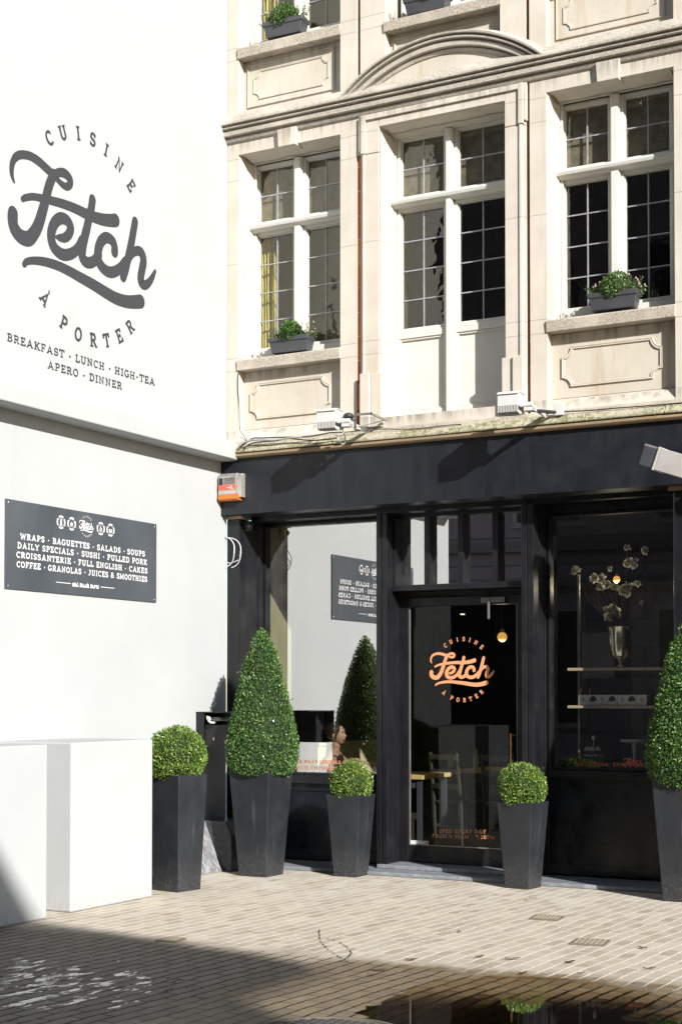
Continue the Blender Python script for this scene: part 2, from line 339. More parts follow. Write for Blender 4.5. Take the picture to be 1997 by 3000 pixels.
def puddle():
    n = N('puddle_water'); p = n.pos()
    nb = n.bump(n.noise(n.vscale(p, 1, 2.4, 1), 5, 2), .012, .01)
    g = n.new('ShaderNodeBsdfGlossy'); g.inputs['Roughness'].default_value = .022; n.set(g.inputs['Normal'], nb)
    g.inputs['Color'].default_value = (.62, .62, .62, 1)
    t = n.new('ShaderNodeBsdfTransparent'); 
    px_, py_, pz_ = n.xyz(p)
    dep = n.mr(n.math('ADD', py_, n.math('MULTIPLY', n.math('ABSOLUTE', n.math('SUBTRACT', px_, 5.0)), .42)), -3.80, -4.70, 0, 1.15, False)
    n.set(t.inputs[0], n.ramp(n.math('ADD', dep, n.math('MULTIPLY', n.math('SUBTRACT', n.noise(p, 9, 4, .7), .5), .35)), .10, .85, (.92, .87, .78), (.42, .36, .29)))
    wq = n.noise(p, 1.1, 2, .5, 0, 'Color'); q1 = n.new('ShaderNodeVectorMath', operation='MULTIPLY_ADD'); n.set(q1.inputs[0], wq); q1.inputs[1].default_value = (.09, .09, 0); n.set(q1.inputs[2], p)
    wr = n.noise(p, 16, 2, .5, 0, 'Color'); q2 = n.new('ShaderNodeVectorMath', operation='MULTIPLY_ADD'); n.set(q2.inputs[0], wr); q2.inputs[1].default_value = (.022, .022, 0); n.set(q2.inputs[2], q1.outputs[0])
    mq = n.new('ShaderNodeMapping'); n.set(mq.inputs[0], q2.outputs[0]); mq.inputs['Rotation'].default_value = (0, 0, R(-87))
    bq = n.new('ShaderNodeTexBrick'); n.set(bq.inputs['Vector'], n.vscale(mq.outputs[0], 1.7, 1, 1)); bq.offset = .5
    for k, v in (('Scale', 1.0), ('Mortar Size', .010), ('Mortar Smooth', .6), ('Bias', 0.0), ('Brick Width', .225 * 1.7), ('Row Height', .092)): bq.inputs[k].default_value = v
    bq.inputs['Color1'].default_value = (0, 0, 0, 1); bq.inputs['Color2'].default_value = (1, 1, 1, 1)
    dep = n.math('ADD', dep, n.math('SUBTRACT', n.math('MULTIPLY', bq.outputs['Fac'], .30), n.math('MULTIPLY', n.xyz(bq.outputs['Color'])[0], .34)))
    fr = n.new('ShaderNodeFresnel'); fr.inputs[0].default_value = 1.34; n.set(fr.inputs[1], nb)
    mx = n.new('ShaderNodeMixShader'); n.set(mx.inputs[0], n.math('MULTIPLY', n.math('MINIMUM', n.math('MULTIPLY', fr.outputs[0], n.mr(px_, 3.9, 4.9, .55, 1.0)), .9), n.mr(n.math('ADD', dep, n.math('MULTIPLY', n.math('SUBTRACT', n.noise(p, 13, 4, .7), .5), .75)), .10, .62, .06, 1))); n.t.links.new(t.outputs[0], mx.inputs[1]); n.t.links.new(g.outputs[0], mx.inputs[2]); n.t.links.new(mx.outputs[0], n.out.inputs[0])
    rnd = random.Random(3)
    ctrl = [(4.02, -5.00), (3.98, -4.70), (3.96, -4.40), (3.99, -4.08), (4.12, -3.92), (4.30, -3.80), (4.50, -3.80), (4.66, -3.70), (4.86, -3.80), (5.05, -3.83), (5.22, -3.96), (5.6, -4.0), (6.0, -4.3), (6.3, -5.0), (6.0, -5.9), (5.2, -6.2), (4.5, -5.9), (4.5, -5.5), (4.15, -5.2)]
    out = []
    for i, a in enumerate(ctrl):
        b = ctrl[(i + 1) % len(ctrl)]
        for k in range(8):
            t_ = k / 8; j = .035
            out.append((a[0] + (b[0] - a[0]) * t_ + rnd.uniform(-j, j), a[1] + (b[1] - a[1]) * t_ + rnd.uniform(-j, j)))
    o = MB().add([(X, Y, .0045) for X, Y in out], [tuple(range(len(out)))]).build('puddle', n.m); tag(o, kind='structure')
puddle()

# ================================================================== STONE HOUSE
house = thing('stone_house', 'cream stone corner house with leaded windows above a black shop front', 'building')
GL, FR = .27, .20
PIL = [(-.35, .115), (1.163, 1.325), (1.36, 1.551), (2.707, 2.882), (2.916, 3.06), (4.108, 7.9)]
wall = MB()
for x0, x1 in PIL: wall.box(x0, x1, 0, .32, 3.775, 9.7)
for X0 in (.115, 3.06):                                            # two window bays
    X1 = X0 + 1.048
    wall.profx([(.32, 3.775), (-.0, 3.775), (-.0, 3.80), (.055, 3.885), (.10, 3.905), (.10, 4.431), (.32, 4.431)], X0, X1)
    wall.box(X0, X1, .0, .32, 6.392, 6.768)
    wall.box(X0, X1, .10, .32, 6.768, 7.263)
    wall.box(X0, X1, .0, .32, 9.235, 9.7)
    wall.box(X0, X1, .10, .32, 4.431, 4.49); wall.box(X0, X1, .10, .32, 7.263, 7.32)
wall.box(1.551, 2.707, 0, .32, 6.380, 6.80)
wall.box(1.60, 2.66, .10, .32, 6.80, 7.19)
wall.box(1.551, 1.60, 0, .32, 6.80, 9.7); wall.box(2.66, 2.707, 0, .32, 6.80, 9.7); wall.box(1.60, 2.66, 0, .32, 9.235, 9.7)
wall.box(1.60, 2.66, .1, .32, 7.19, 7.25)
wall.box(1.551, 2.707, .02, .32, 3.775, 3.885)
# splayed jambs
for X0 in (.115, 3.06):
    for z0, z1 in ((4.54, 6.392), (7.38, 9.235)):
        wall.plan([(X0, .012), (X0 + .012, .03), (X0 + .018, .12), (X0 + .045, .205), (X0 + .045, .31), (X0, .31)], z0, z1)
        wall.plan([(X0 + 1.048, .012), (X0 + 1.048, .31), (X0 + 1.008, .31), (X0 + 1.008, .205), (X0 + 1.035, .12)], z0, z1)
        wall.ext([(.03, z1), (.205, z1 - .045), (.31, z1 - .045), (.31, z1)], lambda y, z: (X0 + .046, y, z), lambda y, z: (X0 + 1.007, y, z))
wall.plan([(1.551, .012), (1.565, .10), (1.59, .20), (1.59, .31), (1.551, .31)], 3.89, 6.38)
wall.plan([(2.707, .012), (2.707, .31), (2.672, .31), (2.672, .20), (2.695, .10)], 3.89, 6.38)
wall.ext([(.03, 6.38), (.20, 6.335), (.31, 6.335), (.31, 6.38)], lambda y, z: (1.5905, y, z), lambda y, z: (2.6715, y, z))
wall.build('facade_wall', M_stone, house)
MB().box(1.325, 1.36, .012, .3, 3.78, 6.165).build('brick_strip', M_brick, house)
MB().box(1.325, 1.36, .045, .3, 6.1655, 9.7).build('brick_strip', M_brick, house)
MB().box(1.32, 1.365, -.001, .044, 6.172, 6.50).build('joint_filler', M_stone, house)
MB().box(2.882, 2.916, .055, .3, 3.78, 9.7).build('brick_strip', M_brick, house)
MB().box(-.35, 7.9, .33, 8.5, 3.4, 9.69).build('house_core', M_dark, house) if False else None
MB().box(-.35, 7.9, 2.4, 2.6, 3.3, 9.7).box(-.35, -.3, .33, 2.4, 3.3, 9.7).box(5.85, 7.9, .33, 2.4, 3.3, 9.7).box(-.35, 7.9, .33, 2.6, 9.7, 9.8).build('rear_wall', M_stone, house)
# sills
for X0, zt in ((.115, 4.535), (3.06, 4.54), (.115, 7.372)):
    MB().profx([(.34, zt - .10), (-.014, zt - .105), (-.02, zt - .02), (-.012, zt - .008), (.2, zt + .022), (.34, zt + .022)], X0 - .004, X0 + 1.05).build('window_sill', M_sill, house, .004)
MB().profx([(.34, 7.20), (-.014, 7.195), (-.02, 7.28), (.2, 7.305), (.34, 7.305)], 1.59, 2.67).build('window_sill', M_sill, house, .004)
MB().profx([(.34, 7.27), (-.014, 7.267), (-.02, 7.352), (.2, 7.394), (.34, 7.394)], 3.056, 4.11).build('window_sill', M_sill, house, .004)
# lintel keystones
for X0 in (.115, 3.06):
    c = X0 + .53
    MB().profy([(c - .087, 6.372), (c + .087, 6.372), (c + .098, 6.53), (c - .098, 6.53)], -.045, .19).build('keystone', M_stone, house, .004)
# cornice
CP = [(.02, 6.50), (-.022, 6.512), (-.036, 6.533), (-.016, 6.541), (-.016, 6.552), (-.066, 6.557), (-.070, 6.592), (-.048, 6.598), (-.048, 6.608), (-.094, 6.613), (-.096, 6.622), (-.068, 6.628), (-.068, 6.640), (-.112, 6.644), (-.112, 6.662), (.0, 6.768), (.02, 6.77)]
MB().profx(CP, -.05, 7.9).build('cornice', M_top, house)
# arched pediment
pc = (2.137, 5.645)
def arc_band(mb, prof, r_, a0, a1, n):
    """prof: (radial offset, y) outline swept along the arch"""
    vs_ = []; k = len(prof)
    for i in range(n + 1):
        a = a0 + (a1 - a0) * i / n
        vs_ += [(pc[0] + (r_ + d) * math.cos(a), y, pc[1] + (r_ + d) * math.sin(a)) for d, y in prof]
    fs = [(i * k + j, i * k + (j + 1) % k, (i + 1) * k + (j + 1) % k, (i + 1) * k + j) for i in range(n) for j in range(k)]
    fs += [tuple(range(k)), tuple(range(n * k, n * k + k))[::-1]]
    mb.add(vs_, fs)
aa = math.acos(.93 / 1.383)
mb = MB()
arc_band(mb, [(-.14, .012), (-.14, -.022), (-.118, -.036), (-.112, -.020), (-.104, -.020), (-.100, -.066), (-.066, -.070), (-.060, -.048), (-.050, -.048), (-.046, -.094), (-.034, -.096), (-.028, -.068), (-.018, -.068), (-.014, -.112), (0, -.115), (.055, .012)], 1.383, aa, math.pi - aa, 56)
mb.build('arched_pediment', M_top, house)
tp = [(pc[0] + 1.25 * math.cos(a), pc[1] + 1.25 * math.sin(a)) for a in [aa + .02 + (math.pi - 2 * aa - .04) * i / 30 for i in range(31)]]
MB().profy(tp, -.010, .015).build('tympanum', M_tymp, house)
# architrave round the french door with ears, plinth blocks
for s, x0, x1 in ((1, 1.372, 1.551), (-1, 2.886, 2.707)):
    q = lambda a, b: (min(a, b), max(a, b))
    mb = MB()
    a, b = q(x0 + s * .05, x1 - s * .0); mb.box(a, b, -.022, .01, 4.262, 6.16)
    a, b = q(x0 + s * .024, x0 + s * .05); mb.box(a, b, -.036, .01, 4.262, 6.16)
    a, b = q(x0 - s * .012, x0 + s * .012); mb.box(a, b, -.030, .01, 6.19, 6.50)
    a, b = q(x0 + s * .012, x0 + s * .055); mb.box(a, b, -.042, .01, 6.165, 6.50)
    a, b = q(x0 + s * .055, x1); mb.box(a, b, -.022, .01, 6.165, 6.50)
    mb.build('architrave', M_stone, house, .004)
    mb = MB(); a, b = q(x0 + s * .01, x0 + s * .105); mb.box(a, b, -.062, .01, 3.80, 4.262)
    a, b = q(x0 + s * .105, x1 + s * .028); mb.box(a, b, -.040, .16, 3.80, 4.262)
    mb.build('architrave_base', M_stone, house, .008)
MB().box(1.552, 2.706, -.022, .01, 6.383, 6.45).box(1.43, 2.83, -.042, .01, 6.452, 6.498).build('architrave', M_stone, house, .004)
# cartouche mouldings
def cart_outline(x0, x1, z0, z1, r, n=6):
    pts = []
    for cx, cz, a0 in ((x0, z0, 90), (x1, z0, 180), (x1, z1, 270), (x0, z1, 0)):
        pts += [(cx + r * math.cos(R(a0 - 90 * i / n)), cz + r * math.sin(R(a0 - 90 * i / n))) for i in range(n + 1)]
    return pts
def moulding(name, parent, outline, w, y0, d, m):
    n = len(outline); cx = sum(p[0] for p in outline) / n; cz = sum(p[1] for p in outline) / n
    def off(t):
        res = []
        for i in range(n):
            p0, p1, p2 = Vector(outline[i - 1]), Vector(outline[i]), Vector(outline[(i + 1) % n])
            e1 = (p1 - p0); e2 = (p2 - p1)
            if e1.length < 1e-6: e1 = e2
            if e2.length < 1e-6: e2 = e1
            n1 = Vector((e1.y, -e1.x)).normalized(); n2 = Vector((e2.y, -e2.x)).normalized()
            nn = (n1 + n2); nn = nn / max(.6, nn.length) if nn.length > 1e-6 else n1
            res.append((p1.x - nn.x * t, p1.y - nn.y * t))
        return res
    prof = [(0, 0), (w * .2, -d), (w * .5, -d * .75), (w * .8, -d * .85), (w, 0)]
    rings = [off(t) for t, _ in prof]; vs_ = []
    for rg, (t, dy) in zip(rings, prof): vs_ += [(x, y0 + dy, z) for x, z in rg]
    fs = [(k * n + i, k * n + (i + 1) % n, (k + 1) * n + (i + 1) % n, (k + 1) * n + i) for k in range(len(prof) - 1) for i in range(n)]
    return MB().add(vs_, fs).build(name, m, parent)
for X0, z0, z1 in ((.19, 3.992, 4.318), (3.15, 3.992, 4.318)):
    moulding('cartouche_moulding', house, cart_outline(X0, X0 + .83, z0, z1, .075), .03, .098, .020, M_panel)
for X0 in (.16, 3.115):
    moulding('panel_moulding', house, [(X0, 6.838), (X0 + .90, 6.838), (X0 + .90, 7.226), (X0, 7.226)], .016, .098, .018, M_panel)
    moulding('cartouche_moulding', house, cart_outline(X0 + .06, X0 + .84, 6.90, 7.165, .06), .02, .098, .014, M_panel)
moulding('panel_moulding', house, [(1.645, 6.82), (2.62, 6.82), (2.62, 7.16), (1.645, 7.16)], .02, .098, .02, M_panel)
for X0, X1 in ((.1153, 1.1627), (3.0603, 4.1077)):
    MB().box(X0, X1, .094, .101, 3.908, 4.428).build('recessed_panel', M_panel, house)
    MB().box(X0, X1, .094, .101, 6.770, 7.262).build('recessed_panel', M_panel, house)
MB().box(1.602, 2.658, .094, .101, 6.80, 7.188).build('recessed_panel', M_panel, house)

# ------------------------------------------------------------------ leaded windows
def sash(parent, x0, x1, z0, z1, rows, cols=2, w=.028, yf=.222, dark=False):
    mb = MB()
    mb.box(x0 - w, x0, yf, GL + .02, z0 - w, z1 + w).box(x1, x1 + w, yf, GL + .02, z0 - w, z1 + w)
    mb.box(x0, x1, yf, GL + .02, z0 - w, z0).box(x0, x1, yf, GL + .02, z1, z1 + w)
    b = .008
    mb.box(x0, x0 + b, yf + .018, GL + .01, z0, z1).box(x1 - b, x1, yf + .018, GL + .01, z0, z1).box(x0 + b, x1 - b, yf + .018, GL + .01, z0, z0 + b).box(x0 + b, x1 - b, yf + .018, GL + .01, z1 - b, z1)
    s = mb.build('sash', M_wpaint, parent, .003)
    pb = MB(); rp = random.Random(int(x0 * 997 + z0 * 131))
    for i in range(cols):
        for j in range(rows):                                      # hand-set lights, none quite in line with the next
            xa, xb = x0 + (x1 - x0) * i / cols, x0 + (x1 - x0) * (i + 1) / cols; za, zb = z0 + (z1 - z0) * j / rows, z0 + (z1 - z0) * (j + 1) / rows
            t_, u_ = rp.gauss(0, .006), rp.gauss(0, .006); w2, h2 = (xb - xa) / 2, (zb - za) / 2
            pb.add([(xa, GL - t_ * w2 - u_ * h2, za), (xb, GL + t_ * w2 - u_ * h2, za), (xb, GL + t_ * w2 + u_ * h2, zb), (xa, GL - t_ * w2 + u_ * h2, zb)], [(0, 1, 2, 3)])
    pb.build('pane', M_glass_up, parent)
    lb = MB(); h = .0050
    for i in range(1, cols): x = x0 + (x1 - x0) * i / cols; lb.box(x - h, x + h, GL - .008, GL + .004, z0 + b, z1 - b)
    for i in range(1, rows): z = z0 + (z1 - z0) * i / rows; lb.box(x0 + b, x1 - b, GL - .0085, GL + .0045, z - h, z + h)
    lb.build('glazing_bars', M_leaf_lead, parent)
M_blind = plain('sun_faded_blind', (.17, .155, .125), .9, var=.3, scale=14, bump=.2, bscale=40)
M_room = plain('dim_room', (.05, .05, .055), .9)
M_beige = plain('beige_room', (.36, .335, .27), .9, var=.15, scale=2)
M_yell = (lambda n: n.pbr(n.ramp(n.noise(n.vscale(n.pos(), 14, 14, 3), 2, 4, .7), .3, .75, (.30, .27, .06), (.72, .66, .22)), .8))(N('yellow_curtain'))
def window(X0, dz, blind=True, low_blind=False):
    r = thing('window', None, None, (X0, 0, dz)); r.parent = house
    mb = MB()
    mb.box(.046, .066, FR, .30, 4.60, 6.346).box(.985, 1.007, FR, .30, 4.60, 6.346).box(.066, .985, FR, .30, 6.335 + .012, 6.346 + .001)
    mb.box(.046, 1.007, .175, .30, 4.56, 4.625)
    mb.plan([(.468, .29), (.468, .195), (.482, .175), (.534, .175), (.548, .195), (.548, .29)], 4.626, 6.345)
    mb.profx([(.295, 5.722), (.185, 5.722), (.17, 5.738), (.145, 5.745), (.135, 5.772), (.145, 5.786), (.18, 5.80), (.295, 5.80)], .024, 1.028)
    mb.build('frame', M_wpaint, r, .004)
    for x0, x1 in ((.066, .436), (.574, .942)):
        sash(r, x0 - .002, x1 + .006, 5.824, 6.320, 2); sash(r, x0 - .002, x1 + .006, 4.664, 5.698, 4)
    if blind: MB().box(.05, 1.0, .315, .318, 5.70, 6.34).build('blind', M_blind, r)
    return r
wL = window(.115, 0)
wR = window(3.06, 0)
wU = window(.115, 2.84, False)
wM = window(1.606, 2.76, False)
wQ = window(3.06, 2.85, False)
# curtain in the left windows
def curtain(X, z0, z1, w, name='curtain'):
    vs_, fs = [], []; n = 26
    for i in range(n + 1):
        x = X + w * i / n; y = .36 + .03 * math.sin(i * 1.9) + .012 * math.sin(i * 4.3)
        vs_ += [(x, y, z0), (x + .02 * math.sin(i * .7), y + .01, (z0 + z1) / 2), (x - .01, y, z1)]
    for i in range(n):
        fs += [(i * 3, i * 3 + 3, i * 3 + 4, i * 3 + 1), (i * 3 + 1, i * 3 + 4, i * 3 + 5, i * 3 + 2)]
    MB().add(vs_, fs).build(name, M_yell, house, smooth=True)
curtain(.13, 4.62, 5.74, .17); curtain(.13, 7.45, 9.1, .20)
curtain(.97, 4.62, 5.02, .05)
# rooms behind the glass
def room(x0, x1, z0, z1, m, y1=1.9):
    mb = MB(); y0 = .325
    mb.box(x0, x1, y1, y1 + .02, z0, z1).box(x0, x0 + .02, y0, y1, z0, z1).box(x1 - .02, x1, y0, y1, z0, z1).box(x0 + .02, x1 - .02, y0, y1, z0, z0 + .02).box(x0 + .02, x1 - .02, y0, y1, z1 - .02, z1)
    return mb.build('room', m, house)
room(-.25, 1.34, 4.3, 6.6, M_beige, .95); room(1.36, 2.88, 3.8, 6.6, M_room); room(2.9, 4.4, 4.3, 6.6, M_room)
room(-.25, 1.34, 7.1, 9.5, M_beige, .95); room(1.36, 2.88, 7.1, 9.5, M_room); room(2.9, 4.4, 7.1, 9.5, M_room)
# ------------------------------------------------------------------ french door of the middle bay
fd = thing('french_door', None, None); fd.parent = house
mb = MB()
mb.box(1.591, 1.60, FR, .30, 3.89, 6.336).box(2.655, 2.671, FR, .30, 3.89, 6.336)
mb.box(1.60, 2.655, .21, .30, 6.348, 6.38)
mb.plan([(2.076, .29), (2.076, .19), (2.09, .168), (2.128, .168), (2.142, .19), (2.142, .29)], 3.89, 6.335)
mb.profx([(.295, 5.722), (.185, 5.722), (.17, 5.738), (.145, 5.745), (.135, 5.772), (.145, 5.786), (.18, 5.80), (.295, 5.80)], 1.566, 2.69)
mb.build('frame', M_wpaint, fd, .004)
for x0, x1 in ((1.640, 2.036), (2.180, 2.604)):
    sash(fd, x0 - .008, x1 + .008, 5.824, 6.324, 2); sash(fd, x0 - .008, x1 + .008, 4.672, 5.698, 4)
    lf = MB()
    lf.box(x0 - .04, x1 + .04, .21, .29, 4.585, 4.645).box(x0 - .04, x1 + .04, .21, .29, 3.90, 3.958)
    lf.box(x0 - .04, x0 - .012, .21, .29, 3.958, 4.585).box(x1 + .012, x1 + .04, .21, .29, 3.958, 4.585)
    lf.box(x0 - .012, x1 + .012, .238, .29, 3.958, 4.585)
    lf.build('door_leaf', M_wpaint, fd, .004)
    moulding('panel_moulding', fd, [(x0 - .012, 3.958), (x1 + .012, 3.958), (x1 + .012, 4.585), (x0 - .012, 4.585)], .026, .237, .020, M_wpaint)
MB().box(1.6, 2.66, .315, .318, 5.72, 6.34).build('blind', M_blind, fd)

# ------------------------------------------------------------------ ledge over the shop front
MB().profx([(.32, 3.57), (-.05, 3.57), (-.05, 3.70), (-.045, 3.775), (.02, 3.80), (.32, 3.80)], -.05, 7.9).build('ledge', M_sill, house)
rnd = random.Random(5); x = -.05
while x < 7.9:                                                     # weathered coping stones
    w_ = rnd.choice((.52, .64, .70, .58)); x1 = min(7.9, x + w_); dz = rnd.uniform(-.004, .004); dy = rnd.uniform(-.005, .005)
    MB().profx([(-.05, 3.655 + dz), (-.168 + dy, 3.660 + dz), (-.170 + dy, 3.676 + dz), (-.128 + dy, 3.728 + dz), (-.10, 3.742 + dz), (-.05, 3.745 + dz)], x, x1 - .004).build('ledge_coping', M_moss, house, .004)
    x = x1
MB().profx([(-.05, 3.618), (-.14, 3.618), (-.155, 3.632), (-.155, 3.652), (-.05, 3.652)], -.05, 7.9).build('ledge_moulding', M_tan, house, .003)

# ------------------------------------------------------------------ black shop front
FAS = -.10
fas = MB(); fas.box(.0, 7.9, FAS, .34, 3.122, 3.617); fas.build('fascia', M_fascia, house, .004)
MB().box(.145, 4.075, .18, .44, 3.085, 3.1215).build('fascia_soffit', M_black, house)
GS = .42
mb = MB(); mb.plan([(0.002, 0.0), (.14, 0.0), (.14, .30), (.158, .30), (.158, .48), (0.002, .48)], .0, 3.095); mb.build('pier', M_black, house, .006)
mb = MB(); mb.plan([(4.075, 0.0), (7.9, 0.0), (7.9, .48), (4.04, .48), (4.04, .36), (4.075, .36)], .0, 3.09); mb.build('pier', M_black, house, .02)
MB().box(.002, .165, -.014, .03, 3.0955, 3.1215).build('pier_cap', plain('bare_wood', (.42, .30, .18), .7, bump=.2), house, .003)
MB().box(4.05, 7.9, -.03, .03, 3.0905, 3.1215).build('pier_cap', plain('dark_bare_wood', (.20, .12, .06), .7, bump=.2), house, .003)
def post(x0, x1, g, yf):
    mb = MB(); mb.box(x0, g - .004, yf, .48, .045, 3.0845).box(g - .004, g + .004, yf + .006, .48, .045, 3.0845).box(g + .004, x1, yf, .48, .045, 3.0845)
    return mb.build('post', M_black, house, .004)
post(1.415, 1.52, 1.467, .185)
pB = post(2.772, 2.878, 2.824, .145)
MB().box(2.8785, 2.884, .33, .48, .045, 3.0845).box(2.884, 2.897, .355, .48, .045, 3.0845).box(2.897, 2.912, .385, .48, .045, 3.0845).build('post_moulding', M_black, house, .003)
# left shop window
def shopwin(x0, x1, z0, z1, sill0, sill1, stall_top, gm_=M_glass_shop):
    r = thing('shop_window', None, None); r.parent = house
    mb = MB(); f = .022
    mb.box(x0, x0 + f, .375, .46, z0, z1).box(x1 - f, x1, .375, .46, z0, z1).box(x0 + f, x1 - f, .375, .46, z1 - f, z1).box(x0 + f, x1 - f, .375, .46, z0, z0 + f)
    mb.box(x0, x1, .345, .48, sill0, sill1)
    mb.box(x0, x1, .385, .47, z1 + .001, 3.085)
    mb.build('frame', M_black, r, .003)
    mb = MB(); mb.add([(x0 + f, GS, z0 + f), (x1 - f, GS, z0 + f), (x1 - f, GS, z1 - f), (x0 + f, GS, z1 - f)], [(0, 1, 2, 3)]); mb.build('pane', gm_, r)
    mb = MB(); mb.box(x0, x1, .40, .48, .045, sill0 - .001).box(x0, x1, .39, .40, .045, .13).box(x0, x1, .39, .40, stall_top, sill0 - .001)
    mb.build('stall_panel', M_panelblk, r, .003)
    return r
sw1 = shopwin(.158, 1.398, .80, 3.072, .725, .799, .655)
sw2 = shopwin(2.912, 4.04, .90, 3.01, .835, .899, .775, M_glass_right)
# transom lights over the door
MB().box(1.5205, 2.7715, .265, .47, 2.413, 2.464).build('transom', M_black, house, .004)
MB().box(1.5205, 2.7715, .36, .47, 3.055, 3.0845).build('transom_head', M_black, house)
for x0, x1 in ((1.797, 1.852), (2.113, 2.165), (2.43, 2.485)):
    MB().box(x0, x1, .345, .46, 2.4645, 3.0545).build('mullion', M_black, house, .003)
MB().box(1.5205, 1.545, .30, .46, 2.4645, 3.0545).build('mullion', M_black, house, .003)
for x0, x1 in ((1.545, 1.797), (1.852, 2.113), (2.165, 2.43), (2.485, 2.7715)):
    MB().add([(x0, GS, 2.4645), (x1, GS, 2.4645), (x1, GS, 3.0545), (x0, GS, 3.0545)], [(0, 1, 2, 3)]).build('pane', M_glass_shop, house)
# door
MB().box(1.481, 1.498, .44, .50, .07, 2.4125).box(2.702, 2.7715, .40, .50, .07, 2.4125).box(1.4985, 2.702, .45, .50, 2.37, 2.4125).build('door_frame', M_dark, house)
door = thing('shop_door', None, None); door.parent = house
mb = MB(); d0, d1 = .425, .475
mb.box(1.478 + .022, 1.607, d0, d1, .072, 2.362).box(2.617, 2.70, d0, d1, .072, 2.362).box(1.607, 2.617, d0, d1, 2.285, 2.362).box(1.607, 2.617, d0, d1, .072, .216)
mb.build('leaf', M_black, door, .004)
MB().box(1.6075, 2.6165, .438, .452, .2165, .224).box(1.6075, 1.614, .438, .452, .224, 2.285).box(2.6095, 2.6165, .438, .452, .224, 2.285).build('glazing_bead', plain('steel_bead', (.32, .30, .28), .4, .6), door)
MB().add([(1.607, .45, .216), (2.617, .45, .216), (2.617, .45, 2.285), (1.607, .45, 2.285)], [(0, 1, 2, 3)]).build('pane', M_glass_door, door)
MB().tube([(2.585, .375, .62), (2.585, .375, 1.195)], .011, 10).tube([(2.585, .375, 1.18), (2.640, .425, 1.18)], .008, 8).tube([(2.585, .375, .64), (2.640, .425, .64)], .008, 8).build('handle', plain('copper_tube', (.75, .42, .22), .3, .9), door)
MB().box(2.30, 2.52, .40, .4245, 2.30, 2.345).box(2.365, 2.385, .39, .3995, 2.16, 2.34).build('door_closer', plain('grey_closer', (.16, .16, .16), .4, .4), door, .003)
# step and threshold
MB().plan([(.10, -.02), (.42, -.085), (7.9, -.085), (7.9, .50), (.10, .50)], .002, .034).build('doorstep', M_step, house, .006)
mb = MB(); mb.box(1.44, 2.80, .14, .50, .0345, .068); mb.build('doorstep', M_step, house, .006)
# mossy grit along the foot of the step
# ------------------------------------------------------------------ inside of the shop
M_floor = (lambda n: n.pbr(n.mix(n.noise(n.vscale(n.pos(), 2, 20, 1), 2, 3), (.05, .038, .028), (.10, .075, .05)), .5))(N('shop_floor'))
M_inwall = plain('dark_plaster', (.035, .037, .045), .7)
M_inyel = (lambda n: n.pbr(n.ramp(n.noise(n.vscale(n.geo(), 30, 30, .8), 1.5, 4, .6), .3, .7, (.74, .70, .36), (.86, .82, .50)), .6))(N('pale_olive_boards'))
mb = MB(); mb.box(.05, 5.8, .49, 6.2, .0, .05); mb.build('shop_floor', M_floor, house)
MB().box(.05, 5.8, 6.0, 6.2, .051, 3.3).box(5.6, 5.8, .49, 6.0, .051, 3.3).build('shop_wall', M_inwall, house)
MB().box(.02, .06, .49, 1.04, .051, 3.3).build('shop_side_wall', M_inyel, house)
MB().box(.02, .06, 1.041, 6.0, .051, 3.3).build('shop_wall', M_inwall, house)
MB().box(.05, 5.8, .49, 6.2, 3.20, 3.3).build('shop_ceiling', M_inwall, house)
MB().box(.061, .09, 1.3, 3.4, .051, 1.02).box(.061, .11, 1.3, 3.4, 1.021, 1.05).build('wainscot', M_inyel, house)

# ================================================================== WHITE HOUSE
wh = thing('white_house', 'white rendered house wall with painted lettering and a projecting ledge', 'building')
MB().box(-6, 0, -3.93, -.008, 0, 12.5).build('wall', M_white, wh)
MB().profy([(-.01, 3.600), (.165, 3.600), (.19, 3.606), (.19, 3.748), (.16, 3.762), (-.01, 3.80)], -3.93, -.104).build('ledge', M_white, wh, .008)
mb = MB()
mb.ext([(-.005, 0.001), (.262, 0.001), (.20, .10), (.065, .425), (-.005, .43)], lambda x, z: (x, -1.95, z), lambda x, z: (x, -.43, z)); mb.build('plinth', M_plinth, wh, .006)
mb = MB(); mb.ext([(.001, 0.001), (.34, .001), (.335, .31), (.28, .425), (.001, .43)], lambda x, z: (x, -.4295, z), lambda x, z: (x, -.02, z)); mb.build('corner_stone', plain('wet_granite', (.035, .035, .04), .35, var=.5, scale=25, bump=.5, bscale=40), wh, .008)
for y0, y1, X, z1 in ((-3.045, -2.085, .70, 1.182), (-3.935, -3.338, .732, 1.178)):
    MB().box(-.004, X, y0, y1, .001, z1).build('buttress', M_white, wh, .012)

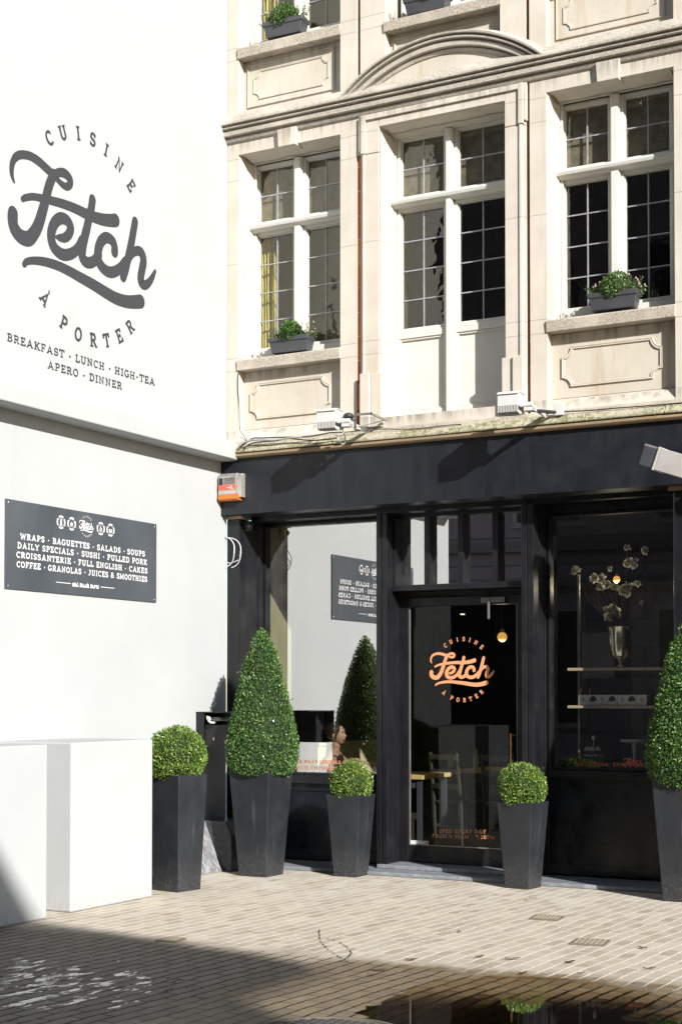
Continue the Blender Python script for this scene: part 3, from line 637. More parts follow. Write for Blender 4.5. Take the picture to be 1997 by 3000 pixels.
# ================================================================== HOUSE ACROSS THE STREET (behind the camera: casts the street shadow, mirrored in the glass)
def street_house():
    r = thing('street_house', 'tall dark mauve rendered house across the street mirrored in the shop glass', 'building')
    n = N('mauve_render'); p = n.pos(); b = n.new('ShaderNodeTexBrick'); n.set(b.inputs[0], n.vscale(p, 1, 1, 1))
    mp = n.new('ShaderNodeMapping'); n.set(mp.inputs[0], p); mp.inputs['Rotation'].default_value = (R(90), 0, 0); n.set(b.inputs[0], mp.outputs[0])
    for k, v in (('Scale', 1.0), ('Brick Width', 60.0), ('Row Height', .46), ('Mortar Size', .012)): b.inputs[k].default_value = v
    b.inputs['Color1'].default_value = (.155, .13, .15, 1); b.inputs['Color2'].default_value = (.175, .145, .165, 1); b.inputs['Mortar'].default_value = (.05, .045, .05, 1)
    mbk = n.pbr(b.outputs[0], .9)
    an = R(-12.05); ux, uy = math.cos(an), math.sin(an)
    # corner (right end of the front) where the eave ends
    cx, cy, H = 18.97, -14.73, 9.4
    OV = .87                                                       # the eave hangs this far over the street
    def T(l, d, z):
        d = d + OV
        return (cx - ux * l + .07 * d, cy - uy * l - .998 * d, z)
    def bx(m_, l0, l1, d0, d1, z0, z1):
        vs_ = [T(l, d, z) for z in (z0, z1) for d in (d0, d1) for l in (l0, l1)]
        return m_.add(vs_, [(0, 1, 3, 2), (4, 6, 7, 5), (0, 4, 5, 1), (2, 3, 7, 6), (0, 2, 6, 4), (1, 5, 7, 3)])
    w = MB(); bx(w, 0, 11.5, 0, 9, 0, H - .2); bx(w, 11.5, 31.0, 0, 9, 0, 15); w.build('wall', mbk, r)
    w = MB(); bx(w, -.02, 11.4, -OV, 9.1, H - .199, H); bx(w, 11.45, 31.1, -.25, 9.2, 15.001, 15.3); w.build('eave', plain('slate_eave', (.12, .12, .13), .7), r)
    w = MB()
    for z in (3.3, 3.9, 6.6): bx(w, .1, 30.9, -.12, -.001, z, z + .16)
    w.build('string_course', plain('grey_band', (.10, .095, .10), .8), r)
    for i in range(13):
        for z0, z1 in ((1.0, 3.0), (4.3, 6.1), (7.0, 8.7)):
            l = 2.0 + i * 2.3
            w = MB(); bx(w, l, l + 1.2, -.06, .0005, z0, z1); f = w.build('window', plain('cream_frame', (.17, .165, .18), .6) if i == 0 and z0 == 1.0 else bpy.data.materials['cream_frame'], r)
            w = MB(); bx(w, l + .09, l + .57, -.075, -.0605, z0 + .09, z1 - .09); bx(w, l + .64, l + 1.11, -.075, -.0605, z0 + .09, z1 - .09)
            w.build('pane', M_dark, f)
street_house()

# ================================================================== LETTERING: slab-serif letters drawn as strokes
def arc(cx, cy, rx, ry, a0, a1, n=8):
    return [(cx + rx * math.cos(R(a0 + (a1 - a0) * i / n)), cy + ry * math.sin(R(a0 + (a1 - a0) * i / n))) for i in range(n + 1)]
def glyphs():
    G = {}
    B_, T_ = .065, .935
    def g(c, w, st, se=()): G[c] = (w, st, se)
    S = lambda x, y, h: [(x - h, B_ if y == 0 else T_), (x + h, B_ if y == 0 else T_)]
    g('A', .92, [[(.17, .06), (.46, .94), (.75, .06)], [(.27, .31), (.65, .31)]], [S(.16, 0, .15), S(.76, 0, .15)])
    g('B', .74, [[(.2, .06), (.2, .94)], [(.05, T_), (.4, T_)] + arc(.40, .735, .2, .2, 90, -90) + [(.2, .53)], [(.4, .53)] + arc(.42, .298, .23, .233, 90, -90) + [(.05, B_)]])
    g('C', .74, [arc(.42, .5, .32, .435, 48, 312, 16)], [[(.66, .68), (.66, .94)]])
    g('D', .80, [[(.2, .06), (.2, .94)], [(.05, T_), (.36, T_)] + arc(.36, .5, .34, .435, 90, -90, 12) + [(.05, B_)]])
    g('E', .70, [[(.2, .06), (.2, .94)], [(.05, T_), (.60, T_), (.60, .72)], [(.05, B_), (.63, B_), (.63, .30)], [(.2, .5), (.47, .5)], [(.46, .37), (.46, .63)]])
    g('F', .68, [[(.2, .06), (.2, .94)], [(.05, T_), (.60, T_), (.60, .70)], [(.2, .48), (.47, .48)], [(.46, .35), (.46, .61)]], [S(.2, 0, .18)])
    g('G', .82, [arc(.42, .5, .32, .435, 50, 300, 16) + [(.68, .16), (.68, .42)]], [[(.48, .42), (.80, .42)], [(.67, .68), (.67, .93)]])
    g('H', .86, [[(.2, .06), (.2, .94)], [(.66, .06), (.66, .94)], [(.2, .5), (.66, .5)]], [S(.2, 0, .16), S(.2, 1, .16), S(.66, 0, .16), S(.66, 1, .16)])
    g('I', .44, [[(.22, .06), (.22, .94)]], [S(.22, 0, .18), S(.22, 1, .18)])
    g('J', .60, [[(.38, .94), (.38, .28)] + arc(.22, .27, .16, .2, 0, -150, 8)], [S(.36, 1, .2)])
    g('K', .84, [[(.2, .06), (.2, .94)], [(.66, .93), (.24, .46)], [(.36, .56), (.68, .06)]], [S(.2, 0, .16), S(.2, 1, .16), S(.68, 0, .15), S(.64, 1, .14)])
    g('L', .68, [[(.2, .06), (.2, .94)], [(.05, B_), (.61, B_), (.61, .34)]], [S(.2, 1, .17)])
    g('M', 1.02, [[(.19, .06), (.19, .92), (.51, .22), (.83, .92), (.83, .06)]], [S(.18, 0, .15), S(.84, 0, .15), S(.14, 1, .1), S(.88, 1, .1)])
    g('N', .88, [[(.19, .06), (.19, .92), (.67, .10), (.67, .94)]], [S(.19, 0, .15), S(.13, 1, .1), S(.67, 1, .16)])
    g('O', .80, [arc(.40, .5, .31, .435, 90, 450, 22)])
    g('P', .72, [[(.2, .06), (.2, .94)], [(.05, T_), (.4, T_)] + arc(.41, .70, .22, .235, 90, -90) + [(.2, .465)]], [S(.2, 0, .18)])
    g('R', .80, [[(.2, .06), (.2, .94)], [(.05, T_), (.4, T_)] + arc(.41, .72, .21, .215, 90, -90) + [(.2, .505)], [(.42, .50), (.66, .07)]], [S(.2, 0, .17), S(.70, 0, .11)])
    g('S', .66, [[(.55, .74)] + arc(.33, .71, .22, .22, 25, 180, 7) + arc(.33, .70, .22, .20, 180, 262, 4) + arc(.33, .28, .24, .215, 80, -155, 10)], [[(.56, .70), (.56, .93)], [(.09, .07), (.09, .30)]])
    g('T', .74, [[(.37, .06), (.37, .94)], [(.06, .68), (.06, T_), (.68, T_), (.68, .68)]], [S(.37, 0, .18)])
    g('U', .84, [[(.19, .94), (.19, .34)] + arc(.42, .32, .23, .26, 180, 360, 10) + [(.65, .94)]], [S(.19, 1, .16), S(.65, 1, .16)])
    g('V', .86, [[(.14, .94), (.43, .06), (.72, .94)]], [S(.14, 1, .14), S(.72, 1, .14)])
    g('W', 1.14, [[(.13, .94), (.34, .07), (.57, .86), (.80, .07), (1.01, .94)]], [S(.13, 1, .13), S(1.01, 1, .13)])
    g('Y', .82, [[(.12, .94), (.41, .46), (.70, .94)], [(.41, .46), (.41, .06)]], [S(.12, 1, .13), S(.70, 1, .13), S(.41, 0, .17)])
    g('&', .88, [[(.80, .10), (.32, .62)] + arc(.38, .76, .16, .17, 215, -40, 9) + [(.22, .46)] + arc(.34, .27, .22, .21, 130, 320, 9) + [(.72, .50)]])
    g('0', .68, [arc(.34, .5, .24, .435, 90, 450, 20)]); g('8', .66, [arc(.33, .72, .19, .205, 90, 450, 14), arc(.33, .29, .23, .225, 90, 450, 14)])
    g('3', .62, [arc(.30, .72, .2, .21, 140, -90, 9), arc(.30, .29, .23, .22, 90, -140, 9)])
    g('7', .64, [[(.08, .72), (.08, T_), (.56, T_), (.28, .06)]])
    g('.', .3, [[(.15, .01), (.15, .17)]]); g(',', .3, [[(.17, .16), (.10, -.12)]]); g('-', .5, [[(.09, .45), (.41, .45)]])
    g('*', .44, [arc(.22, .44, .05, .05, 90, 450, 8)]); g(' ', .36, []); g('`', 0, [])
    return G
GLY = glyphs()
def ribbon(pts, hw, closed=False, cap=False):
    """flat stroke with mitred corners; returns (verts2d, faces)"""
    P = [Vector(p) for p in pts]; n = len(P); hws = hw if isinstance(hw, (list, tuple)) else [hw] * n
    L, Rr = [], []
    for i in range(n):
        if closed: e1 = P[i] - P[i - 1]; e2 = P[(i + 1) % n] - P[i]
        else:
            e1 = P[i] - P[i - 1] if i else P[1] - P[0]; e2 = P[i + 1] - P[i] if i < n - 1 else P[i] - P[i - 1]
        if e1.length < 1e-9: e1 = e2
        if e2.length < 1e-9: e2 = e1
        e1.normalize(); e2.normalize()
        n1 = Vector((-e1.y, e1.x)); n2 = Vector((-e2.y, e2.x)); m = n1 + n2
        m = n1 if m.length < .2 else m.normalized()
        k = 1 / max(.45, m.dot(n1)); L.append(P[i] + m * hws[i] * k); Rr.append(P[i] - m * hws[i] * k)
    v = L + Rr; f = [(i, i + 1, n + i + 1, n + i) for i in range(n - 1)]
    if cap:
        for idx, d in ((0, P[0] - P[1]), (n - 1, P[-1] - P[-2])):
            a0 = math.atan2(d.y, d.x); b = len(v); v.append(P[idx])
            for q in range(9):
                a = a0 - math.pi / 2 + math.pi * q / 8; v.append(P[idx] + Vector((math.cos(a), math.sin(a))) * hws[idx])
            f += [(b, b + 1 + q, b + 2 + q) for q in range(8)]
    return v, f
class Sign:
    """collects strokes in a 2-D plane; each stroke lies a hair above the one before so none share a plane"""
    def __init__(s, f3, step=.00012): s.mb = MB(); s.f3 = f3; s.k = 0; s.step = step
    def stroke(s, pts, hw, cap=False):
        v, f = ribbon(pts, hw, cap=cap); d = s.k % 24 * s.step; s.k += 1
        s.mb.add([s.f3(p[0], p[1], d) for p in v], f)
    def glyph(s, c, T, bold=1.0):
        w, st, se = GLY[c]
        for p in st: s.stroke([T(*q) for q in p], .088 * bold * s.h)
        for p in se: s.stroke([T(*q) for q in p], .062 * bold * s.h)
    def line(s, text, x0, x1, y0, y1, h, bold=1.0, track=.10, part=None):
        """cap height h, run from x0 to x1 along a (possibly sloping) base line"""
        tot = sum(GLY[c][0] + track for c in text) - track; sc = (x1 - x0) / tot; x = 0.0; s.h = h
        for c in text:
            wv = GLY[c][0]
            if c == ' ' and part and s.mb.v: s.build(*part); s.mb = MB()
            if c != ' ':
                s.h = (h * sc) ** .5 if sc < h else h
                s.glyph(c, lambda u, v: (x0 + (x + u) * sc, y0 + (y1 - y0) * ((x + u) / tot) + v * h), bold)
            x += wv + track
        if part and s.mb.v: s.build(*part); s.mb = MB()
    def arc_text(s, c, ang, rad, cx, cz, h, up=True, bold=1.0):
        s.h = h; w = GLY[c][0] * h; a = R(ang)
        o = Vector((cx + rad * math.cos(a), cz + rad * math.sin(a)))
        ex = Vector((math.sin(a), -math.cos(a))) if up else Vector((-math.sin(a), math.cos(a))); ey = Vector((-ex.y, ex.x))
        T = lambda u, v: tuple(o + ex * (u * h - w / 2) + ey * (v * h - h / 2))
        s.glyph(c, T, bold)
        return T
    def build(s, name, m, parent): return s.mb.build(name, m, parent, smooth=False)
def smooth(pts, n=6):
    """Catmull-Rom through (x,y,halfwidth) points"""
    P = [Vector(p) for p in pts]; P = [2 * P[0] - P[1]] + P + [2 * P[-1] - P[-2]]; out = []
    for i in range(1, len(P) - 2):
        for k in range(n):
            t = k / n; a, b, c, d = P[i - 1:i + 3]
            out.append(.5 * ((2 * b) + (c - a) * t + (2 * a - 5 * b + 4 * c - d) * t * t + (3 * b - a - 3 * c + d) * t ** 3))
    out.append(P[-2]); return out
# the brush-script word, traced on the wall (crop pixels: x/2.24, 300+y/2.24 of the photograph) and turned into metres on that wall
SCRIPT = [
 [(93, 522, 7), (80, 480, 13), (77, 435, 16), (86, 388, 18), (110, 354, 20), (148, 343, 21), (200, 353, 22), (252, 385, 24), (300, 428, 24), (345, 470, 24)],
 [(360, 478, 20), (385, 461, 22), (425, 466, 25), (457, 500, 24), (460, 535, 22), (440, 553, 20), (412, 541, 18), (385, 515, 16), (366, 495, 14)],
 [(356, 470, 26), (335, 512, 28), (316, 570, 29), (300, 640, 30), (280, 712, 32), (257, 790, 34), (230, 848, 35), (190, 893, 37), (140, 882, 37), (102, 838, 37), (86, 790, 36), (84, 745, 36), (86, 727, 35)],
 [(150, 634, 15), (172, 624, 17), (220, 619, 18), (280, 630, 20), (340, 645, 22), (420, 668, 24), (500, 699, 26), (560, 729, 28), (620, 753, 30), (680, 770, 32), (735, 775, 34), (758, 773, 35)],
 [(372, 884, 10), (390, 888, 18), (425, 888, 24), (453, 862, 27), (463, 820, 28), (442, 776, 29), (400, 760, 30), (362, 787, 30), (340, 840, 31), (338, 900, 31), (358, 955, 31), (400, 993, 31), (440, 1000, 29), (480, 986, 28), (512, 955, 26), (535, 905, 24)],
 [(607, 638, 27), (600, 690, 27), (586, 750, 28), (569, 830, 29), (552, 900, 30), (541, 960, 30), (540, 1010, 30), (558, 1042, 30), (588, 1052, 29), (620, 1038, 28), (650, 995, 26)],
 [(752, 982, 29), (752, 950, 27), (738, 910, 28), (700, 887, 29), (665, 910, 30), (645, 965, 31), (645, 1030, 31), (670, 1080, 30), (710, 1111, 30), (750, 1111, 29), (790, 1085, 27), (822, 1040, 24)],
 [(886, 781, 26), (876, 840, 27), (862, 920, 28), (847, 990, 28), (832, 1060, 28), (819, 1110, 28), (808, 1146, 27)],
 [(838, 1050, 16), (868, 992, 22), (902, 974, 26), (930, 990, 28), (941, 1040, 29), (932, 1095, 29), (923, 1150, 29), (930, 1186, 28), (953, 1198, 26), (980, 1178, 22), (1000, 1145, 18), (1017, 1108, 11)],
 [(160, 1062, 16), (176, 1045, 17), (220, 1038, 19), (290, 1045, 22), (370, 1068, 24), (450, 1105, 26), (530, 1150, 28), (610, 1195, 30), (690, 1245, 32), (760, 1285, 33), (830, 1307, 34), (890, 1309, 36), (922, 1306, 37)]]
LC, LR = (-1.999, 5.116), .80
LOGO = []
for st in SCRIPT:
    q = []
    for x, y, h in st:
        u, v = wx(x / 2.24, 300 + y / 2.24, 0.0)
        # half widths: crop pixels to metres (mean of the foreshortened and the upright scale)
        q.append(((u - LC[0]) / LR, (v - LC[1]) / LR, h * .00155 / LR))
    LOGO.append(smooth(q, 6))
TOPA = list(zip("CUISINE", (127.4, 114.0, 100.0, 86.9, 74.3, 60.9, 46.8)))
BOTA = list(zip("APORTER", (-131.0, -112.2, -99.0, -85.6, -73.0, -60.2, -47.2)))
def logo(s, cx, cz, r, sx=1.0, bold=1.0):
    for st in LOGO: s.stroke([(cx + p[0] * r * sx, cz + p[1] * r) for p in st], [p[2] * r for p in st], cap=True)
    for c, a in TOPA: s.arc_text(c, a, r, cx, cz, .138 * r, True, bold)
    for i, (c, a) in enumerate(BOTA):
        T = s.arc_text(c, a, r, cx, cz, .138 * r, False, bold)
        if i == 0: s.stroke([T(.34, 1.30), T(.52, 1.08)], .06 * s.h)
wallf = lambda u, v, d: (.0022 + d, u, v)
s = Sign(wallf); logo(s, LC[0], LC[1], LR)
s.build('painted_logo', M_darkpaint, wh)
s = Sign(wallf); s.line('BREAKFAST * LUNCH * HIGH-TEA', -2.945, -1.112, 4.103, 4.106, .060, part=('painted_lettering', M_darkpaint, wh))
s = Sign(wallf); s.line('APERO * DINNER', -2.49, -1.562, 3.988, 3.990, .060, part=('painted_lettering', M_darkpaint, wh))

# menu board
ms = thing('menu_sign', 'dark slate menu board with white lettering screwed to the white wall', 'sign')
MB().box(.001, .012, -2.957, -1.09, 2.289, 2.945).build('board', M_signblk, ms, .002)
sf = lambda u, v, d: (.0126 + d, u, v)
for tx, a, b, z in (('WRAPS * BAGUETTES * SALADS * SOUPS', -2.80, -1.255, 2.662), ('DAILY SPECIALS * SUSHI * PULLED PORK', -2.83, -1.225, 2.594),
                    ('CROISSANTERIE * FULL ENGLISH * CAKES', -2.84, -1.220, 2.524), ('COFFEE * GRANOLAS * JUICES & SMOOTHIES', -2.836, -1.222, 2.454)):
    s = Sign(sf); s.line(tx, a, b, z, z - .003, .044, 1.12, part=('lettering', M_signwhite, ms))
s = Sign(sf)
s.stroke([(-2.388, 2.373), (-2.212, 2.373)], .0025); s.stroke([(-1.840, 2.371), (-1.665, 2.371)], .0025)
# small running hand: and much more
HAND = {'a': (.5, [[(.40, .42), (.25, .5), (.08, .3), (.12, .06), (.28, .06), (.40, .42), (.40, .08), (.52, .08)]]), 'n': (.52, [[(.02, .45), (.1, .5), (.08, .03)], [(.08, .03), (.26, .5), (.36, .45), (.34, .08), (.52, .08)]]),
        'd': (.55, [[(.40, .42), (.25, .5), (.08, .3), (.12, .06), (.28, .06), (.42, .45), (.50, 1.0), (.40, .1), (.55, .08)]]), 'm': (.8, [[(.02, .45), (.1, .5), (.08, .03)], [(.08, .03), (.24, .5), (.34, .45), (.32, .03)], [(.32, .03), (.5, .5), (.6, .45), (.58, .08), (.8, .08)]]),
        'u': (.52, [[(.04, .5), (.06, .12), (.18, .04), (.36, .3), (.38, .5), (.38, .08), (.52, .08)]]), 'c': (.42, [[(.34, .42), (.22, .5), (.07, .3), (.12, .06), (.26, .05), (.42, .16)]]),
        'h': (.54, [[(.04, .1), (.2, 1.0), (.1, .03)], [(.1, .03), (.28, .5), (.38, .45), (.36, .08), (.54, .08)]]), 'o': (.46, [[(.26, .5), (.08, .3), (.14, .05), (.32, .12), (.36, .38), (.26, .5), (.46, .4)]]),
        'r': (.4, [[(.04, .4), (.1, .5), (.16, .42), (.32, .46), (.26, .1), (.4, .08)]]), 'e': (.42, [[(.06, .22), (.3, .34), (.26, .5), (.1, .4), (.08, .12), (.2, .04), (.42, .2)]]), ' ': (.3, [])}
x = -2.196; sc = .052
for c in 'and much more':
    wv, st = HAND[c]
    for p in st: s.stroke([(x + q[0] * sc * .92, 2.353 + q[1] * sc) for q in p], .0034, cap=True)
    x += wv * sc * .97
s.build('lettering', M_signwhite, ms)
s = Sign(sf); logo(s, -2.021, 2.832, .078, 1.0, 1.25); s.build('emblem', M_signwhite, ms)
for cx, cz, kind in ((-2.332, 2.835, 0), (-2.205, 2.835, 1), (-1.843, 2.833, 2), (-1.718, 2.834, 3)):
    s = Sign(sf)
    for k in range(4): s.stroke(arc(cx, cz, .046, .046, 55 + 90 * k, 125 + 90 * k, 8), .0052)
    s.stroke(arc(cx, cz, .036, .036, 0, 360, 20), .0013)
    if kind == 0:
        for k in range(4): s.stroke(arc(cx, cz - .020 + k * .0125, .011 - k * .0012, .006, 0, 360, 8), .003)
    if kind == 1:
        s.stroke([(cx - .013, cz - .014), (cx + .013, cz - .014)], .005)
        for k in (-1, 0, 1): s.stroke([(cx + k * .006, cz - .008), (cx + k * .016, cz + .016 - abs(k) * .008)], [.006, .002])
    if kind == 2: s.stroke(arc(cx, cz - .008, .011, .013, 0, 360, 12), .0035); s.stroke([(cx, cz + .004), (cx - .008, cz + .024)], .003)
    if kind == 3: s.stroke(arc(cx, cz - .004, .016, .013, 20, -200, 10), .006); s.stroke([(cx - .015, cz + .006), (cx, cz), (cx + .015, cz + .006)], .003)
    s.build('emblem', M_signwhite, ms)
mb = MB()
for y in (-2.925, -1.115):
    for z in (2.31, 2.92): MB().ball((.0125, y, z), .003, .008, .008, 8, 6).build('screw', M_metal, ms)

# copper film lettering on the glass
doorf = lambda u, v, d: (u - .013, .4465 - d, v); winf = lambda u, v, d: (u, .4165 - d, v)
s = Sign(doorf, .00008); logo(s, 2.121, 1.735, .262, 1.0, 1.05); s.build('film_logo', M_copper, door)
s = Sign(doorf, .00008); s.line('OPEN EVERY DAY', 1.894, 2.336, .332, .346, .030, part=('film_lettering', M_copper, door)); s.line('FROM 8.30AM - 7.30PM', 1.833, 2.415, .287, .300, .031, part=('film_lettering', M_copper, door))
s = Sign(winf, .00008); s.line('MENU & DAILY SPECIALS ON FACEBOOK', .355, 1.285, .900, .905, .031, 1.0, part=('film_lettering', M_copper, sw1)); s.line(' FETCH.CUISINE.A.PORTER', .395, 1.17, .846, .853, .031, 1.0, part=('film_lettering', M_copper, sw1))
s.stroke([(.392, .846), (.392, .878), (.425, .878), (.425, .846), (.392, .846)], .004); s.stroke([(.411, .848), (.411, .866), (.419, .870)], .003); s.stroke([(.404, .860), (.418, .860)], .003)
s.build('film_emblem', M_copper, sw1)
s = Sign(winf, .00008); M_redf = plain('red_film', (.50, .09, .06), .5); s.line('EAT FRESH, EAT', 3.137, 3.545, .938, .940, .026, part=('film_lettering', M_redf, sw2))
for st in LOGO[:-1]: s.stroke([(3.625 + p[0] * .075, .952 + (p[1] + .15) * .075) for p in st], [p[2] * .075 for p in st], cap=True)
s.build('film_logo', M_redf, sw2)
st = MB().box(1.6155, 1.785, .4435, .4465, .2245, .256).build('window_sticker', M_signwhite, door)
MB().box(1.757, 1.776, .4425, .4434, .230, .251).build('red_mark', plain('red_ink', (.6, .06, .05), .6), st)
MB().box(1.625, 1.735, .4427, .4434, .2465, .2485).box(1.655, 1.725, .4427, .4434, .236, .2375).build('small_print', plain('grey_ink', (.35, .35, .37), .6), st)

# ================================================================== FOLIAGE
def leaf_mat(name, lo, hi, tip):
    n = N(name); r = n.geo('Random Per Island'); p = n.geo()
    c = n.ramp(r, 0.0, .72, lo, hi); c = n.mix(n.mr(r, .74, .97), c, tip)
    c = n.mix(n.mr(n.noise(p, 9, 3), .40, .66, 0, .5), c, lo)
    b = n.new('ShaderNodeBsdfPrincipled'); n.set(b.inputs['Base Color'], c); n.set(b.inputs['Roughness'], n.mr(r, 0, 1, .26, .5)); b.inputs['Specular IOR Level'].default_value = .55
    t = n.new('ShaderNodeBsdfTranslucent'); n.set(t.inputs[0], n.mix(.5, c, (.16, .24, .02)))
    mx = n.new('ShaderNodeMixShader'); mx.inputs[0].default_value = .25
    n.t.links.new(b.outputs[0], mx.inputs[1]); n.t.links.new(t.outputs[0], mx.inputs[2]); n.t.links.new(mx.outputs[0], n.out.inputs[0])
    return n.m
M_box = leaf_mat('box_leaf', (.010, .042, .012), (.095, .225, .040), (.34, .46, .14))
M_box2 = leaf_mat('box_leaf_fresh', (.022, .070, .010), (.19, .31, .042), (.44, .52, .14))
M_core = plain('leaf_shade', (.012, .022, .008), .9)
M_bark = plain('box_bark', (.10, .07, .045), .9)
def leaves(pts, rnd, size, spread):
    """pts: (position, outward normal). One folded pointed leaf per point."""
    vs_, fs = [], []
    for p, nr in pts:
        d = Vector((rnd.gauss(0, 1), rnd.gauss(0, 1), rnd.gauss(0, 1) + .35))
        ax = (nr * rnd.uniform(.25, 1.0) + d.normalized() * spread).normalized()
        sd = ax.cross(Vector((rnd.gauss(0, 1), rnd.gauss(0, 1), rnd.gauss(0, 1)))).normalized(); up = ax.cross(sd)
        l = size * rnd.uniform(.7, 1.25); w = l * rnd.uniform(.26, .36); k = len(vs_)
        vs_ += [p, p + ax * l * .45 + sd * w + up * w * .35, p + ax * l, p + ax * l * .45 - sd * w + up * w * .35]
        fs += [(k, k + 1, k + 2), (k, k + 2, k + 3)]
    return vs_, fs
def raw(name, vs_, fs, m, parent):
    me = bpy.data.meshes.new(name); me.from_pydata([tuple(v) for v in vs_], [], fs); me.materials.append(m)
    o = bpy.data.objects.new(name, me); COL.objects.link(o); o.parent = parent; return o
def topiary(name, label, cat, loc, prof, n, seed, m, size=.022, group=None, jit=.042, zmin=0.0):
    """prof: (radius, height) outline of the clipped shape above the soil"""
    rnd = random.Random(seed); r = thing(name, label, cat, loc, 0, group)
    segs = []; tot = 0
    for (r0, z0), (r1, z1) in zip(prof, prof[1:]):
        a = math.hypot(r1 - r0, z1 - z0) * (r0 + r1) * .5; segs.append((tot, a, r0, z0, r1, z1)); tot += a
    lump = [(rnd.uniform(0, 6.28), rnd.uniform(prof[0][1], prof[-1][1]), rnd.uniform(-1, 1)) for _ in range(26)]
    def surf():
        q = rnd.random() * tot
        for t0, a, r0, z0, r1, z1 in segs:
            if q <= t0 + a: break
        t = rnd.random(); rr = r0 + (r1 - r0) * t; z = z0 + (z1 - z0) * t; th = rnd.uniform(0, 6.2832)
        b = sum(s_ * math.exp(-((rr * ((th - a_ + 3.1416) % 6.2832 - 3.1416)) ** 2 + (z - z_) ** 2) / .005) for a_, z_, s_ in lump) * .017
        nr = Vector((math.cos(th) * (z1 - z0), math.sin(th) * (z1 - z0), -(r1 - r0)))
        nr = nr.normalized() if nr.length > 1e-6 else Vector((0, 0, 1))
        dep = -abs(rnd.gauss(0, jit)) + .004
        return Vector((math.cos(th) * rr, math.sin(th) * rr, z)) + nr * (dep + b), nr
    pts = [surf() for _ in range(n)]
    for _ in range(n // 260):                                      # stray shoots left by the shears
        p, nr = surf(); d = (nr + Vector((rnd.gauss(0, .5), rnd.gauss(0, .5), rnd.uniform(-.2, .7)))).normalized()
        pts += [(p + d * (.012 + .007 * k), (d + Vector((rnd.gauss(0, .6), rnd.gauss(0, .6), rnd.gauss(0, .6)))).normalized()) for k in range(4)]
    vs_, fs = leaves(pts, rnd, size, .75)
    raw('foliage', vs_, fs, m, r)
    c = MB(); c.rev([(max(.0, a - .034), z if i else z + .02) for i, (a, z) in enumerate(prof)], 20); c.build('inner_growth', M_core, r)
    MB().tube([(0, 0, -.10), (.004, 0, prof[0][1] + .08)], [.016, .012], 8).build('stem', M_bark, r)
    return r
def ballprof(rad, zc, z0, flat=.96, n=14):
    out = []
    a0 = math.asin(max(-1, (z0 - zc) / (rad * flat)))
    for i in range(n + 1):
        a = a0 + (math.pi / 2 - a0) * i / n; out.append((rad * math.cos(a), zc + rad * flat * math.sin(a)))
    return [(out[0][0] * .5, out[0][1] - .005)] + out

# ================================================================== PLANTERS
def planter_mat():
    n = N('anthracite_planter'); p = n.pos(); x, y, z = n.xyz(p)
    f = n.noise(n.vscale(p, 1, 1, .5), 4.5, 5, .65); c = n.ramp(f, .3, .72, (.0120, .0142, .0178), (.0235, .0262, .0305))
    sp = n.math('MULTIPLY', n.mr(n.noise(p, 150, 3, .8), .56, .66), n.mr(n.math('ADD', z, n.math('MULTIPLY', n.noise(p, 7, 3), .18)), .12, .40, 1.0, 0))
    c = n.mix(sp, c, (.20, .185, .165))
    c = n.mix(n.math('MULTIPLY', n.mr(n.noise(n.vscale(p, 16, 16, 1.6), 1, 4, .6), .60, .72), .35), c, (.075, .08, .09))
    return n.pbr(c, n.mr(n.noise(p, 6, 5), .3, .7, .34, .58), 0, n.bump(n.noise(p, 50, 4), .08, .004), .4)
M_plant = planter_mat(); M_soil = plain('potting_soil', (.03, .022, .015), .95, bump=.6)
def planter(label, cx, cy, rz, hb, ht, H, group):
    r = thing('planter', label, 'planter', (cx, cy, 0), rz, group); t = .018
    def ring(h, z): return [(-h, -h, z), (h, -h, z), (h, h, z), (-h, h, z)]
    V = ring(hb, .001) + ring(ht, H) + ring(ht - t, H) + ring(ht - t - .004, H - .06)
    F = [(3, 2, 1, 0)] + [(k * 4 + i, k * 4 + (i + 1) % 4, k * 4 + 4 + (i + 1) % 4, k * 4 + 4 + i) for k in range(3) for i in range(4)]
    MB().add(V, F).build('pot', M_plant, r, .006)
    h = ht - t - .004; MB().add(ring(h, H - .058), [(0, 1, 2, 3)]).build('soil', M_soil, r)
    return r
GP = 'square tapered anthracite planters outside the shop'
planter('tall anthracite planter behind the white block, holding the largest ball of box', .622, -1.65, -.258 + .12, .128, .165, .898, GP)
planter('tall anthracite planter in the corner under the cone of box beside the letter box', .682, -.51, -.009, .136, .197, .903, GP)
planter('short anthracite planter with a box ball between the left window and the door', 1.363, -.179, .022, .108, .155, .682, GP)
planter('short anthracite planter with a box ball at the right side of the door', 2.927, -.227, -.107, .105, .152, .677, GP)
planter('tall anthracite planter cut by the right edge, under the second cone of box', 4.262, -.345, -.009, .136, .197, .903, GP)
GB = 'clipped box balls in planters'; GC = 'clipped box cones in tall planters'
topiary('box_ball', 'largest fresh green box ball, in the tall planter behind the white block', 'topiary', (.607, -1.655, .85), ballprof(.232, .185, -.01), 15000, 1, M_box2, .018, GB)
topiary('box_ball', 'clipped box ball in the short planter below the left shop window', 'topiary', (1.36, -.178, .63), ballprof(.182, .135, -.01), 10500, 2, M_box2, .0165, GB)
topiary('box_ball', 'round box ball in the short planter at the right of the glass door', 'topiary', (2.925, -.225, .625), ballprof(.192, .165, -.01), 11500, 3, M_box2, .0165, GB)
CONE = [(.10, -.05), (.235, -.03), (.285, .03), (.303, .12), (.300, .22), (.280, .36), (.250, .50), (.215, .64), (.178, .78), (.132, .94), (.085, 1.07), (.04, 1.16), (.0, 1.20)]
topiary('box_cone', 'tall clipped cone of box in the planter beside the letter box', 'topiary', (.690, -.51, .885), CONE, 36000, 4, M_box, .0175, GC)
topiary('box_cone', 'clipped cone of box cut by the right edge of the picture', 'topiary', (4.280, -.345, .885), CONE, 36000, 5, M_box, .0185, GC)

